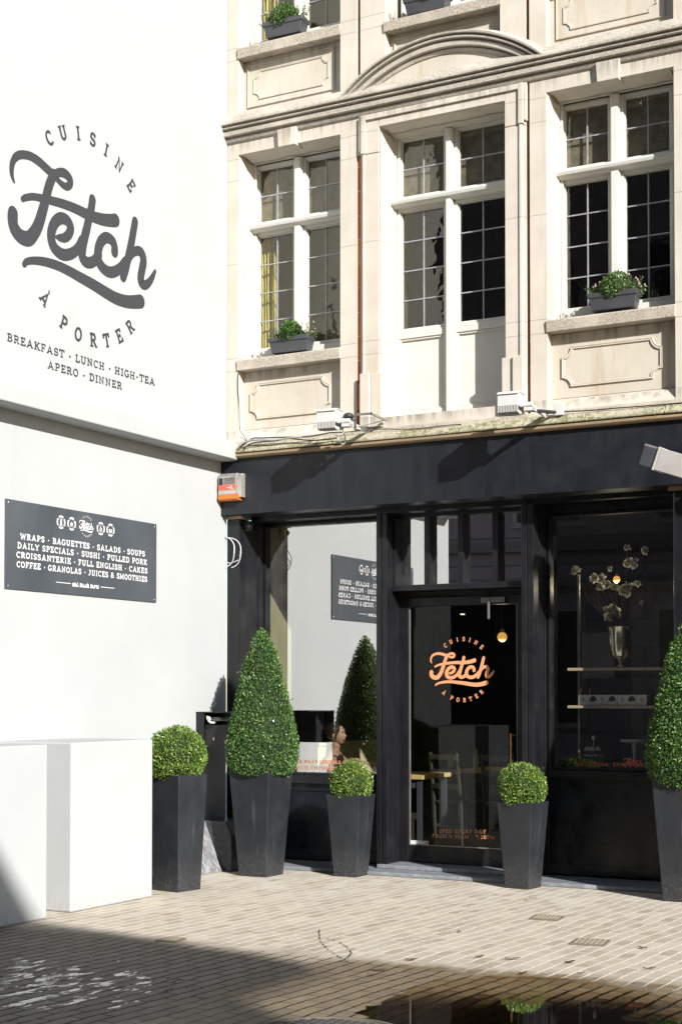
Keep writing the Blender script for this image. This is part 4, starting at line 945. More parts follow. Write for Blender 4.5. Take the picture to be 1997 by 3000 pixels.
# ------------------------------------------------------------------ window boxes with small plants
M_wbox = plain('anthracite_plastic', (.050, .052, .058), .38, 0, .1, 5)
def window_box(label, x, y, z, rz, L=.40):
    r = thing('window_box', label, 'window box', (x, y, z), rz, 'dark plastic window boxes on the sills'); h = L / 2
    def ring(a, b, z_): return [(-a, -b, z_), (a, -b, z_), (a, b, z_), (-a, b, z_)]
    V = ring(h - .028, .052, 0) + ring(h - .010, .066, .095) + ring(h, .076, .097) + ring(h + .002, .078, .135) + ring(h - .008, .068, .135) + ring(h - .012, .064, .10)
    F = [(3, 2, 1, 0)] + [(k * 4 + i, k * 4 + (i + 1) % 4, k * 4 + 4 + (i + 1) % 4, k * 4 + 4 + i) for k in range(5) for i in range(4)]
    MB().add(V, F).build('trough', M_wbox, r, .008, seg=3)
    MB().add(ring(h - .012, .064, .112), [(0, 1, 2, 3)]).build('soil', M_soil, r)
    return r
M_sprig = leaf_mat('sprig_leaf', (.030, .085, .030), (.075, .16, .045), (.19, .25, .10))
M_flower = plain('pink_bud', (.45, .28, .26), .7)
def sprigs(label, x, y, z, rz, L, seed):
    rnd = random.Random(seed); r = thing('flowering_sprigs', label, 'plant', (x, y, z), rz, 'flowering sprigs in the window boxes'); stems = MB(); pts = []
    for i in range(60):
        s_ = rnd.choice((-1, 1)); bx = s_ * rnd.uniform(.04, L / 2 - .005); by = rnd.uniform(-.06, .06)
        tip = Vector((bx + s_ * rnd.uniform(-.01, .06), by + rnd.uniform(-.05, .03), rnd.uniform(.015, .15) * (1.0 if s_ > 0 else .8))); b = Vector((bx, by, -.02))
        stems.tube([b, (b + tip) / 2 + Vector((0, 0, .012)), tip], .0012, 4)
        for k in range(15):
            t = rnd.uniform(.2, 1); p = b + (tip - b) * t + Vector((rnd.gauss(0, .006), rnd.gauss(0, .006), rnd.gauss(0, .005))); pts.append((p, Vector((rnd.gauss(0, 1), rnd.gauss(0, 1), .6)).normalized()))
        if rnd.random() < .28: MB().ball(tip, .006, .006, .010, 6, 5).build('bud', M_flower, r)
    vs_, fs = leaves(pts, rnd, .017, .8); raw('leaves', vs_, fs, M_sprig, r); stems.build('stems', M_bark, r)
def small_box(label, x, y, z, seed):
    topiary('box_shrub', label, 'plant', (x, y, z), ballprof(.108, .050, -.02), 3400, seed, M_box, .016, 'little round box shrubs in the window boxes', .012)
for i, (nm, px, py, sz, yy, rz) in enumerate((('left first floor', 846, 1034, 4.545, .05, .05), ('right first floor', 1793, 915, 4.56, .05, .05), ('upper left', 829, 122, 7.392, .05, .05), ('upper middle', 1245, 2, 7.30, .06, .05))):
    X = fy(px, py, yy - .05)[0]
    wh_ = ('on the sill of the left first-floor window', 'on the sill of the right first-floor window', 'on the sill at the top left of the facade', 'on the sill above the arched pediment')[i]
    window_box('dark window box ' + wh_, X, yy, sz, rz)
    small_box('small round box shrub in the window box ' + wh_[7:].replace('sill', 'sill', 1), X, yy, sz + .125, 20 + i)
    sprigs('flowering sprigs beside the box shrub ' + wh_, X, yy, sz + .115, rz, .42, 30 + i)

# ================================================================== FITTINGS ON THE FACADE
def floodlight(label, px, py, Y, rz, arm_s=1):
    X, Z = fy(px, py, Y); r = thing('floodlight', label, 'floodlight', (X, Y, Z), rz, 'white finned floodlights above the fascia')
    mb = MB(); w, h, d = .083, .078, .095
    mb.profx([(-d, h - .022), (-d, -.030), (d, -.030), (d, h), (-d + .04, h)], -w, w); mb.build('housing', M_lampw, r, .004)
    MB().profx([(-d - .004, h - .020), (-d + .036, h + .003), (d + .003, h + .003), (d + .003, h + .011), (-d + .034, h + .011), (-d - .012, h - .016)], -w - .003, w + .003).build('lid', M_lampw, r)
    mb = MB()
    for i in range(13): x = -w + .004 + i * (2 * w - .012) / 12; mb.profx([(-d, -.0305), (-d, -.078), (-d * .4, -.088), (d, -.070), (d, -.0305)], x, x + .005)
    mb.build('cooling_fins', M_lampw, r); 
    MB().box(-w + .002, w - .002, -d + .012, d - .01, -.060, -.0305).build('lamp_base', M_cable_b, r)
    MB().tube([(w + .001, .02, -.01), (w + .03, .02, -.01)], .027, 12).tube([(w + .03, .02, -.01), (w + .085, .02, -.012)], .022, 12).build('pivot', M_lampw, r)
    mb = MB(); mb.box(w + .02, w + .10, -.01, .05, -.062, -.034).box(w + .09, w + .10, -.01, .40, -.06, -.02); mb.build('bracket', M_lampw, r, .003)
    return r
f1 = floodlight('white floodlight tangled with cables below the left window', 967, 1232, -.50, .10)
f2 = floodlight('white floodlight on a square bracket left of the right window', 1496, 1184, -.50, .10)
X2, Z2 = fy(1601, 1190, -.14)
MB().box(.255, .335, .30, .335, -.055, .04).build('wall_plate', M_lampw, f2, .004)
MB().tube([(.10, .02, -.045), (.16, .06, -.05), (.27, .305, -.03)], .014, 8).build('bracket', M_cable_b, f2)
mb = MB(); mb.box(.19, .33, .10, .115, .045, .062).box(.315, .33, .10, .45, .045, .062).tube([(.21, .11, -.05), (.315, .40, .045)], .006, 6); mb.build('bracket', M_metal, f1)
mb = MB(); mb.ball((.14, .06, .035), .045, .05, .03).tube([(.10, .05, .03), (.19, .08, .0), (.20, .07, -.06)], .010, 8); mb.build('junction_box', M_cable_b, f1)
MB().tube([(.155, .04, -.02), (.165, .05, -.05)], .008, 8).build('yellow_sleeve', plain('yellow_tape', (.7, .55, .03), .5), f1)
# big floodlight at the right edge, seen obliquely
r = thing('floodlight', 'tilted pale grey floodlight with a dark lens at the right edge', 'floodlight', (0, 0, 0))
c = Vector((fy(1940, 1350, -.55)[0], -.55, fy(1940, 1350, -.55)[1])); r.location = c; r.rotation_euler = (0, R(20), R(-4))
MB().box(-.005, .34, -.10, .10, -.082, .082).build('housing', plain('pale_grey_housing', (.36, .345, .33), .45), r, .004)
MB().box(-.022, -.006, -.104, .104, -.088, .088).build('rim', plain('grey_rim', (.40, .39, .37), .45), r, .003)
MB().box(-.135, -.0225, -.092, .092, -.075, .066).build('lens_hood', plain('smoked_lens', (.055, .058, .065), .25), r, .003)
MB().box(-.135, -.024, -.094, .094, .067, .082).build('reflector', M_chrome, r, .002)
MB().tube([(.25, .101, 0), (.25, .42, .02)], .025, 10).box(.22, .28, .38, .445, -.10, .10).build('bracket', M_metal, r)
# alarm box
r = thing('alarm_box', 'alarm box with a red label and amber lens in the corner of the fascia', 'alarm', (0, 0, 0))
x0, x1, zt, zb = .02, .262, 3.485, 3.245
MB().profx([(-.102, zt), (-.155, zt), (-.175, zt - .03), (-.175, zb + .05), (-.102, zb + .05)], x0, x1 - .05).build('case', M_chrome, r, .004)
MB().profx([(-.102, zt - .005), (-.15, zt - .005), (-.165, zt - .03), (-.165, zb + .02), (-.102, zb + .02)], x1 - .049, x1).build('side_case', M_chrome, r, .006)
mb = MB(); 
for i in range(9): mb.box(x0 + .06, x1 - .062, -.178, -.1755, zt - .045 - i * .009, zt - .041 - i * .009)
mb.box(x0 + .01, x0 + .05, -.178, -.1755, zt - .12, zt - .04).build('louvres', M_cable_b, r)
MB().box(x0 + .004, x1 - .052, -.179, -.1755, zt - .150, zt - .105).build('label', plain('red_label', (.72, .10, .07), .5), r)
MB().box(x0 + .10, x1 - .09, -.1805, -.1792, zt - .132, zt - .126).box(x0 + .13, x1 - .075, -.1805, -.1792, zt - .142, zt - .137).ball((x0 + .14, -.1795, zt - .118), .009, .0012, .006, 8, 6).build('label_print', M_signwhite, r)
MB().profx([(-.102, zb + .049), (-.178, zb + .049), (-.182, zb + .01), (-.165, zb - .006), (-.102, zb - .004)], x0, x1 - .03).build('amber_lens', (lambda n: n.pbr((.75, .20, .02), .15, 0, None, .6, None, 0, .3))(N('amber_plastic')), r, .006)
# dome camera
r = thing('dome_camera', 'small black dome camera tucked under the end of the fascia', 'camera', (0, 0, 0)); X, Z = fy(724, 1541, .12)
MB().rev([(.0, -.05), (.038, -.048), (.052, -.02), (.052, .03), (.03, .045), (0, .045)], 20, (X, .12, Z)).build('housing', plain('black_plastic', (.04, .04, .042), .3), r)
MB().ball((X + .035, .085, Z - .005), .030).build('dome', plain('glossy_dome', (.08, .08, .085), .08, .3), r)
# coil of white cable on the pier
def ring_pts(cx, cz, rx, rz, y, a0, a1, n=26): return [(cx + rx * math.cos(R(a0 + (a1 - a0) * i / n)), y + .008 * math.sin(i * .8), cz + rz * math.sin(R(a0 + (a1 - a0) * i / n))) for i in range(n + 1)]
mb = MB(); cx, cz = fy(672, 1620, -.02)
mb.tube(ring_pts(cx + .0, cz, .125, .135, -.018, -80, 250), .0048, 6).tube(ring_pts(cx - .055, cz + .01, .118, .14, -.030, -70, 210), .0048, 6).tube(ring_pts(cx + .01, cz - .02, .10, .07, -.012, -170, 30), .004, 6)
tag(mb.build('cable_coil', M_cable_w), 'loose coil of white cable hanging on the black pier', 'cable')
# cables on the ledge
def P3(px, py, Y): X, Z = fy(px, py, Y); return (X, Y, Z)
def cable(label, pts, r, m, Y=-.185, cat='cable', n=6):
    q = smooth([P3(x, y, Y if len(p_) == 2 else p_[2]) for p_ in pts for x, y in [p_[:2]]], 5)
    return tag(MB().tube(q, r, n).build('cable', m), label, cat, 'cables along the ledge')
cable('thick grey cable bundle rising from the white ledge onto the mossy coping', [(700, 1308), (712, 1298), (727, 1292), (745, 1289), (770, 1288), (800, 1290), (830, 1286), (860, 1282), (885, 1281)], .0085, M_cable_g)
cable('black cable running above the mossy coping to the left floodlight', [(702, 1312), (722, 1296), (742, 1284), (775, 1283), (815, 1281), (850, 1281), (890, 1280), (930, 1275), (965, 1268), (1000, 1266)], .006, M_cable_b)
cable('black cable looping low over the mossy coping', [(712, 1316), (735, 1300), (770, 1294), (810, 1291), (840, 1284), (880, 1288), (920, 1290), (960, 1287), (990, 1282)], .006, M_cable_b)
cable('thin black cable lying along the coping below the door', [(1000, 1267), (1060, 1262), (1120, 1257), (1180, 1258), (1240, 1254), (1310, 1246), (1350, 1243)], .004, M_cable_b, -.135)
cable('long black cable along the coping under the right window', [(1590, 1213), (1650, 1206), (1720, 1203), (1800, 1196), (1880, 1190), (1997, 1180)], .005, M_cable_b, -.135)
cable('loop of white cable hanging below the left floodlight', [(985, 1274), (992, 1290), (1003, 1301), (1010, 1296), (1010, 1280), (1004, 1262)], .0055, M_cable_w, -.30)
cable('thin black wire climbing the stone left of the window panel', [(723, 1291), (712, 1272), (703, 1258), (701, 1200), (697, 1130), (699, 1092), (708, 1062)], .0035, M_cable_b, -.008)

# letter box and newspaper
r = thing('letter_box', 'black letter box with an open flap on the white wall', 'letter box', (0, 0, 0))
y0, y1, x1 = -.485, -.275, .37; zb, zt = 1.068, 1.362
mb = MB(); mb.box(.001, x1, y1 - .010, y1, zb, zt).box(x1 - .010, x1, y0, y1 - .0105, zb, zt).box(.001, .085, y0, y1 - .0105, zb, zt).box(.0855, x1 - .0105, y0 + .012, y1 - .0105, zb, zb + .012).box(.0855, x1 - .0105, y0 + .012, y0 + .022, zb + .0125, 1.262)
mb.box(-.0 + .001, x1 + .004, y0 - .005, y1 + .003, zt + .0005, zt + .010).build('body', M_black, r, .002)
MB().box(.175, .187, y0 + .006, y0 + .0115, 1.125, 1.150).build('lock', plain('brass', (.65, .45, .15), .3, .9), r)
MB().ext([(y0 + .012, 1.322), (y0 - .035, 1.296), (y0 - .035, 1.300), (y0 + .012, 1.326)], lambda y, z: (.17, y, z), lambda y, z: (x1 - .012, y, z)).build('flap', plain('worn_black', (.09, .085, .08), .3, .4), r)
n = N('printed_paper'); p = n.pos()
mpap = n.pbr(n.mix(n.mr(n.noise(p, 40, 2), .62, .66), n.mix(n.mr(n.noise(p, 22, 2), .60, .64), (.62, .60, .58), (.55, .10, .16)), (.45, .45, .08)), .7)
V = []
for i, (xx, yy, zz) in enumerate(((.10, y0 + .02, 1.335), (.125, y0 - .02, 1.318), (.155, y0 - .045, 1.296), (.185, y0 - .055, 1.284), (.215, y0 - .045, 1.282))):
    V += [(xx - .004, yy + .06, zz + .012), (xx, yy, zz), (xx + .001, yy + .001, zz - .009), (xx - .003, yy + .06, zz + .003)]
F = [(k * 4 + i, k * 4 + (i + 1) % 4, k * 4 + 4 + (i + 1) % 4, k * 4 + 4 + i) for k in range(4) for i in range(4)] + [(0, 1, 2, 3), (19, 18, 17, 16)]
tag(MB().add(V, F).build('newspaper', mpap), 'folded newspaper sticking out of the letter box', 'newspaper')

# ================================================================== THINGS ON THE GROUND
M_iron = (lambda n: n.pbr(n.mix(n.noise(n.pos(), 40, 4), (.22, .18, .13), (.36, .31, .24)), .7, .2, n.bump(n.noise(n.pos(), 70, 3), .3, .004)))(N('rusty_iron'))
def cover(label, c, sz, rz):
    r = thing('drain_cover', label, 'drain cover', (c[0], c[1], 0), R(rz), 'small square iron covers in the paving'); h = sz / 2
    mb = MB(); t = .012
    mb.box(-h, h, -h, -h + t, .001, .010).box(-h, h, h - t, h, .001, .010).box(-h, -h + t, -h + t, h - t, .001, .010).box(h - t, h, -h + t, h - t, .001, .010)
    mb.build('rim', plain('dark_iron', (.13, .11, .085), .75) if 'dark_iron' not in bpy.data.materials else bpy.data.materials['dark_iron'], r)
    MB().box(-h + t, h - t, -h + t, h - t, .001, .005).build('bed', bpy.data.materials['dark_iron'], r)
    mb = MB(); k = 6; s_ = (2 * h - 2 * t) / k
    for i in range(k):
        for j in range(k):
            x_, y_ = -h + t + i * s_, -h + t + j * s_; mb.box(x_ + .005, x_ + s_ - .005, y_ + .005, y_ + s_ - .005, .0051, .012)
    mb.build('studs', M_iron, r, .002); return r
cover('small square iron cover in the sunny paving nearest the right planters', (3.69, -1.70), .20, 8)
cover('small square iron cover nearer the puddle on the right', (4.29, -2.54), .21, 8)
cover('small square iron cover at the edge of the street shadow', (1.995, -3.69), .14, 8)
r = thing('manhole_cover', 'large round iron manhole cover cut by the bottom edge', 'manhole cover', (4.12, -5.52, 0))
mb = MB(); mb.rev([(.36, .001), (.36, .012), (.335, .014), (.335, .008), (0, .008)], 40); mb.build('rim', bpy.data.materials['dark_iron'], r)
mb = MB()
for i in range(-8, 9):
    for j in range(-8, 9):
        if math.hypot(i, j) * .040 < .315: mb.box(i * .040 - .013, i * .040 + .013, j * .040 - .009, j * .040 + .009, .008, .014)
mb.build('studs', plain('wet_iron', (.10, .10, .105), .3, .5), r, .002)
rnd = random.Random(11)
M_dry = plain('dry_leaf', (.09, .045, .022), .8)
lp = [(1545, 2640), (1345, 2733), (1560, 2634), (1668, 2822), (1500, 2812), (1205, 2815), (1110, 2845), (1700, 2855), (1880, 2780), (1900, 2840), (1405, 2806), (1090, 2860), (1530, 2855)]
for i, (px, py) in enumerate(lp):
    X, Y = gz(px, py); a = rnd.uniform(0, 6); l = rnd.uniform(.02, .035) * (1.4 if py > 2790 else 1); V = []; 
    for k in range(5):
        t = k / 4; w_ = l * .42 * math.sin(math.pi * min(.97, .06 + t * .9)); V += [(-l + 2 * l * t, -w_, .003 + .014 * abs(t - .5)), (-l + 2 * l * t, 0, .004 + .002 * t), (-l + 2 * l * t, w_, .006 + .010 * abs(t - .4))]
    o = MB().add(V, [(k * 3 + j, k * 3 + 3 + j, k * 3 + 4 + j, k * 3 + 1 + j) for k in range(4) for j in range(2)]).build('dry_leaf', M_dry)
    o.location = (X, Y, .004); o.rotation_euler = (0, 0, a); tag(o, 'small dry brown leaf lying on the sunlit paving', 'leaf', 'dry leaves scattered on the paving')
# dark tarry crack marks between the setts
mb = MB(); M_crack = plain('tar_mark', (.035, .026, .018), .8)
for path in ([(936, 2721), (934, 2735), (937, 2745), (938, 2757), (947, 2770), (963, 2785), (980, 2796), (1000, 2809)], [(953, 2750), (972, 2754), (995, 2762), (1008, 2771), (1022, 2781), (1029, 2794), (1022, 2803), (1008, 2813), (994, 2820)], [(1008, 2813), (1020, 2821)]):
    g = [gz(*p) for p in path]
    for a_, b_ in zip(g, g[1:]):
        va, vb = Vector(a_), Vector(b_); n_ = max(1, int((vb - va).length / .04))
        for k in range(n_):
            if rnd.random() < .25: continue
            m0 = va.lerp(vb, (k + .1) / n_); m1 = va.lerp(vb, (k + rnd.uniform(.6, 1)) / n_); j = Vector((rnd.uniform(-.006, .006), rnd.uniform(-.006, .006)))
            v, f = ribbon([tuple(m0 + j), tuple(m1)], [.003, rnd.uniform(.003, .008)]); mb.add([(p[0], p[1], .0045) for p in v], f)
tag(mb.build('tar_crack', M_crack, smooth=False), 'dark forked crack line wandering across the sunlit setts', 'crack')

# ================================================================== INSIDE THE SHOP
M_wood = (lambda n: n.pbr(n.mix(n.noise(n.vscale(n.pos(), 3, 30, 30), 1, 4), (.44, .30, .11), (.62, .46, .20)), .45))(N('honey_wood'))
M_oak = (lambda n: n.pbr(n.mix(n.noise(n.vscale(n.pos(), 3, 40, 40), 1, 4), (.30, .235, .15), (.42, .34, .23)), .5))(N('shelf_oak'))
M_chairw = plain('chair_olive_wood', (.022, .020, .012), .45)
def table(label, x, y, rz, w, d, h=.74):
    r = thing('cafe_table', label, 'table', (x, y, .05), R(rz), 'wooden cafe tables'); MB().box(-w / 2, w / 2, -d / 2, d / 2, h - .04, h).build('table_top', M_wood, r, .004)
    for sx in (-1, 1):
        for sy in (-1, 1): MB().box(sx * (w / 2 - .05) - .022, sx * (w / 2 - .05) + .022, sy * (d / 2 - .05) - .022, sy * (d / 2 - .05) + .022, 0, h - .0405).build('leg', M_inwall, r)
    MB().box(-w / 2 + .08, w / 2 - .08, -d / 2 + .04, -d / 2 + .06, h - .12, h - .041).build('apron', M_inwall, r)
    return r
def chair(label, x, y, rz, back=.92):
    r = thing('cafe_chair', label, 'chair', (x, y, .05), R(rz), 'olive wooden cafe chairs')
    MB().box(-.2, .2, -.2, .2, .43, .46).build('seat', M_chairw, r, .01)
    for sx in (-1, 1):
        MB().tube([(sx * .18, .17, 0), (sx * .18, .19, .45), (sx * .175, .24, back)], [.018, .02, .016], 8).build('rear_leg', M_chairw, r)
        MB().tube([(sx * .18, -.17, 0), (sx * .18, -.17, .43)], .018, 8).build('front_leg', M_chairw, r)
        MB().box(sx * .18 - .008, sx * .18 + .008, -.16, .17, .20, .23).build('rail', M_chairw, r)
    for z_ in (.60, .74, .88): MB().box(-.17, .17, .195 + (z_ - .45) * .10, .212 + (z_ - .45) * .10, z_ - .03, z_ + .02).build('back_slat', M_chairw, r, .004)
    return r
table('sunlit honey coloured table just inside the left part of the door', 1.12, 1.30, 0, .70, .62)
table('wooden table deeper in the room behind the two chair backs', 1.75, 2.55, 0, .95, .62)
chair('olive wooden chair with a tall back at the left side of the door glass', 1.42, 1.95, 160)
chair('olive wooden chair nearer the middle of the door glass', 1.92, 2.00, 170)
r = thing('bench', 'low olive bench with two rails seen low behind the door glass', 'bench', (1.22, .86, .05))
MB().box(-.30, .20, -.10, .12, .34, .40).build('seat', M_chairw, r, .006)
MB().box(-.30, .20, -.08, -.05, .12, .17).build('rail', M_chairw, r, .004)
for sx in (-.27, .17): MB().box(sx - .02, sx + .02, -.06, .08, 0, .339).build('leg', M_chairw, r)
chair('olive wooden chair on which the seated woman leans back', fy(980, 2152, 1.62)[0] - .06, 1.62, 100)

# ---- seated woman in the left window
def person():
    Y = 1.62; bx, hz = fy(980, 2150, Y)
    r = thing('person', 'woman with tied back hair and yellow striped dark top seated inside the window', 'person', (bx, Y, 0))
    skin = (lambda n: n.pbr(n.ramp(n.noise(n.pos(), 14, 3), .3, .7, (.46, .265, .16), (.54, .32, .20)), .5))(N('sunlit_skin'))
    sh = hz - .245; pel = .52
    V = [(-.10, 0, pel), (-.085, 0, pel + .16), (-.045, 0, sh - .17), (-.005, 0, sh), (.005, 0, sh + .075), (.02, 0, hz - .07)]
    Rr = [.125, .105, .118, .085, .042, .05]
    E = [(0, 1), (1, 2), (2, 3), (3, 4), (4, 5)]
    def chain(start, pts, rs):
        k = start
        for p, q in zip(pts, rs): V.append(p); Rr.append(q); E.append((k, len(V) - 1)); k = len(V) - 1
        return k
    ra = chain(3, [(.015, -.165, sh - .02), (.12, -.20, sh - .235), (.235, -.12, sh - .10), (.245, -.10, sh - .045)], [.052, .042, .028, .026])
    la = chain(3, [(.0, .165, sh - .02), (.13, .19, sh - .235), (.245, .06, sh - .11), (.25, .03, sh - .05)], [.052, .042, .028, .026])
    for s_ in (-1, 1): chain(0, [(.02, s_ * .09, pel - .02), (.36, s_ * .10, pel), (.34, s_ * .10, .14), (.42, s_ * .10, .09)], [.095, .065, .045, .038])
    for k, sy in ((ra, 1), (la, -1)):                              # palms and fingers folded under the chin
        base = Vector(V[k])
        for f_ in range(4):
            o = Vector((.006, sy * (-.026 + f_ * .017), .03)); chain(k, [tuple(base + o), tuple(base + o + Vector((-.018, sy * .012, .028 - .004 * abs(f_ - 1.5)))), tuple(base + o + Vector((-.040, sy * .020, .026)))], [.0105, .009, .0075])
        chain(k, [tuple(base + Vector((-.016, -sy * .030, .018))), tuple(base + Vector((-.030, -sy * .022, .045)))], [.0105, .008])
    me = bpy.data.meshes.new('body'); me.from_pydata(V, E, []); o = bpy.data.objects.new('body', me); COL.objects.link(o); o.parent = r
    md = o.modifiers.new('skin', 'SKIN'); sv = me.skin_vertices[0].data
    for v, q in zip(sv, Rr): v.radius = (q, q)
    sv[0].use_root = True; o.modifiers.new('sub', 'SUBSURF').levels = 2; o.modifiers['sub'].render_levels = 2; me.materials.append(skin); md.use_smooth_shade = True
    # head, in profile towards the right (+x)
    hb = MB(); hb.ball((0, 0, 0), .088, .072, .112, 28, 20)
    def push(p):
        x_, y_, z_ = p
        if x_ > .02:
            g = lambda cz, s_, w_=.022: math.exp(-((z_ - cz) / s_) ** 2 - (y_ / w_) ** 2)
            x_ += .030 * g(-.018, .020, .014) + .010 * g(-.055, .012, .026) + .014 * g(-.092, .018, .03) - .010 * g(.012, .014, .05)
        if z_ < -.03: x_ += .012 * (-z_ - .03) / .08; y_ *= 1 - .25 * (-z_ - .03) / .08
        return (x_ + .035, y_, z_ + hz)
    hb.v = [push(p) for p in hb.v]; head = hb.build('head', skin, r)
    for s_ in (-1, 1):
        MB().ball((.108, s_ * .030, hz + .006), .009, .013, .008, 10, 8).build('eye', plain('eye_white', (.7, .68, .65), .2) if s_ < 0 else bpy.data.materials['eye_white'], head)
        MB().ball((.116, s_ * .030, hz + .006), .004, .006, .006, 8, 6).build('pupil', M_dark, head)
        MB().tube([(.113, s_ * .046, hz + .024), (.120, s_ * .032, hz + .030), (.120, s_ * .016, hz + .026)], [.002, .004, .003], 6).build('eyebrow', M_dark, head)
        MB().ball((.018, s_ * .073, hz - .012), .016, .008, .028, 12, 10).build('ear', skin, head)
    MB().ball((.122, 0, hz - .058), .012, .024, .005, 12, 6).ball((.120, 0, hz - .067), .012, .020, .006, 12, 6).build('lips', plain('lip', (.36, .12, .09), .4), head)
    hair = plain('dark_brown_hair', (.030, .018, .012), .45, 0, .3, 40)
    hm = MB(); hm.ball((-.008, 0, .032), .112, .085, .104, 28, 18); hm.v = [(x_ - .5 * max(0, .05 - z_) * max(0, x_) / .1, y_, z_ + hz) for x_, y_, z_ in hm.v]; hm.build('hair', hair, r)
    MB().ball((-.095, 0, hz + .055), .045, .042, .04, 14, 10).build('hair_bun', hair, r)
    for s_ in (-1, 1): MB().tube([(.068, s_ * .050, hz + .085), (.088, s_ * .066, hz + .045), (.062, s_ * .078, hz + .0), (.050, s_ * .074, hz - .07)], [.010, .014, .011, .003], 8).build('hair_strand', hair, r)
    top = N('striped_top'); z_ = top.xyz(top.pos())[2]
    top.pbr(top.mix(top.math('MULTIPLY', top.mr(top.math('FRACT', top.math('DIVIDE', z_, .055)), .52, .58), top.mr(z_, sh - .17, sh - .18, 0, 1)), (.014, .014, .018), (.62, .40, .03)), .85)
    def shell(name, zs, m, parent):
        mb = MB(); k = 22; V_ = []
        for z0, rx, ry, cx in zs: V_ += [(cx + rx * math.cos(2 * math.pi * i / k), ry * math.sin(2 * math.pi * i / k), z0) for i in range(k)]
        mb.add(V_, [(a_ * k + i, a_ * k + (i + 1) % k, (a_ + 1) * k + (i + 1) % k, (a_ + 1) * k + i) for a_ in range(len(zs) - 1) for i in range(k)]); return mb.build(name, m, parent, smooth=True)
    shell('top', [(pel - .03, .155, .185, -.095), (pel + .12, .128, .150, -.085), (pel + .24, .130, .152, -.065), (sh - .15, .138, .160, -.042), (sh - .06, .118, .150, -.02), (sh + .02, .085, .105, -.004), (sh + .045, .058, .066, .002)], top.m, r)
    shell('skirt', [(pel - .14, .20, .22, .0), (pel - .02, .165, .195, -.08), (pel + .02, .150, .180, -.09)], M_dark, r)
    for s_ in (-1, 1): MB().tube([(.0, s_ * .088, pel - .01), (.37, s_ * .10, pel + .01), (.35, s_ * .10, .16)], [.108, .078, .055], 12).build('trouser_leg', M_dark, r)
    for o in list(r.children):
        if o.name.split('.')[0] in ('head', 'hair', 'hair_bun', 'hair_strand'): o.scale = (.88, .88, .88); o.location = (.002, 0, (hz - .03) * .12)
    MB().ball((.02, -.072, hz - .05), .006, .004, .012, 8, 6).build('earring', M_chrome, r)
person()
# ---- right-hand display
DY = .80
r = thing('display_shelves', 'oak display shelves with thin uprights in the right shop window', 'shelf unit')
ZU = fy(1760, 1956, DY - .14)[1]; ZL = fy(1750, 2067, DY - .14)[1]; XS = fy(1660, 1960, DY - .14)[0]
for z_ in (ZU, ZL): MB().box(XS, 4.02, DY - .14, DY + .14, z_ - .024, z_).build('shelf', M_oak, r, .003)
for x_ in (XS + .015,): MB().box(x_ - .01, x_ + .01, DY + .10, DY + .12, .05, 2.55).build('upright', M_metal, r)
MB().box(2.95, 4.03, .49, 1.05, .05, .895).build('display_base', M_inwall, r)
def onY(px, py, Y=DY): return fy(px, py, Y)
silver = plain('silver', (.66, .65, .55), .22, 1.0, .06, 4)
X, _ = onY(1817, 1900); vz = ZU
r = thing('silver_vase', 'tall footed silver vase on the upper display shelf', 'vase', (X, DY, vz))
MB().rev([(0, 0), (.052, .001), (.055, .008), (.040, .018), (.020, .030), (.014, .045), (.024, .058), (.016, .066), (.030, .080), (.068, .10), (.082, .14), (.088, .22), (.092, .31), (.104, .335), (.108, .343), (.101, .343), (.088, .315), (.0, .20)], 32).build('vase', silver, r)
n = N('white_petal'); b_ = n.new('ShaderNodeBsdfDiffuse'); n.set(b_.inputs[0], (.74, .74, .66)); t_ = n.new('ShaderNodeBsdfTranslucent'); n.set(t_.inputs[0], (.70, .70, .58))
mx_ = n.new('ShaderNodeMixShader'); mx_.inputs[0].default_value = .5; n.t.links.new(b_.outputs[0], mx_.inputs[1]); n.t.links.new(t_.outputs[0], mx_.inputs[2]); n.t.links.new(mx_.outputs[0], n.out.inputs[0]); M_pet = n.m; M_twig = plain('twig', (.10, .085, .06), .8)
rnd = random.Random(23); r = thing('bouquet', 'loose bouquet of white flowers and bare twigs in the silver vase', 'bouquet', (X, DY, vz + .32))
fl = [(1781, 1790, .060), (1676, 1669, .034), (1733, 1692, .034), (1766, 1694, .030), (1834, 1725, .052), (1834, 1647, .034), (1858, 1651, .034), (1836, 1605, .024), (1880, 1610, .030), (1856, 1708, .022), (1750, 1718, .03), (1778, 1712, .028), (1800, 1720, .026), (1776, 1664, .018), (1870, 1765, .016)]
for i, (px, py, s_) in enumerate(fl):
    s_ *= 1.3
    fx, fz = onY(px, py, DY - .03); c = Vector((fx - X, rnd.uniform(-.06, .06), fz - vz - .32)); mb = MB()
    for k in range(38 if s_ > .02 else 16):
        d = Vector((rnd.gauss(0, 1), rnd.gauss(0, 1) - .5, rnd.gauss(0, 1))).normalized(); sd = d.cross(Vector((rnd.gauss(0, 1), 1, rnd.gauss(0, 1)))).normalized(); u = d.cross(sd); l = s_ * rnd.uniform(.75, 1.1); w_ = l * .42
        b = c + d * l * .15; mb.add([b, b + d * l * .6 + sd * w_ + u * w_ * .5, b + d * l + u * w_ * .2, b + d * l * .6 - sd * w_ + u * w_ * .5], [(0, 1, 2), (0, 2, 3)])
    f = mb.build('flower', M_pet, r)
    MB().tube([(c.x * .08, c.y * .1, -.06), (c.x * .45, c.y * .5, c.z * .55), tuple(c)], .0028, 5).build('stalk', M_twig, f)
mb = MB()
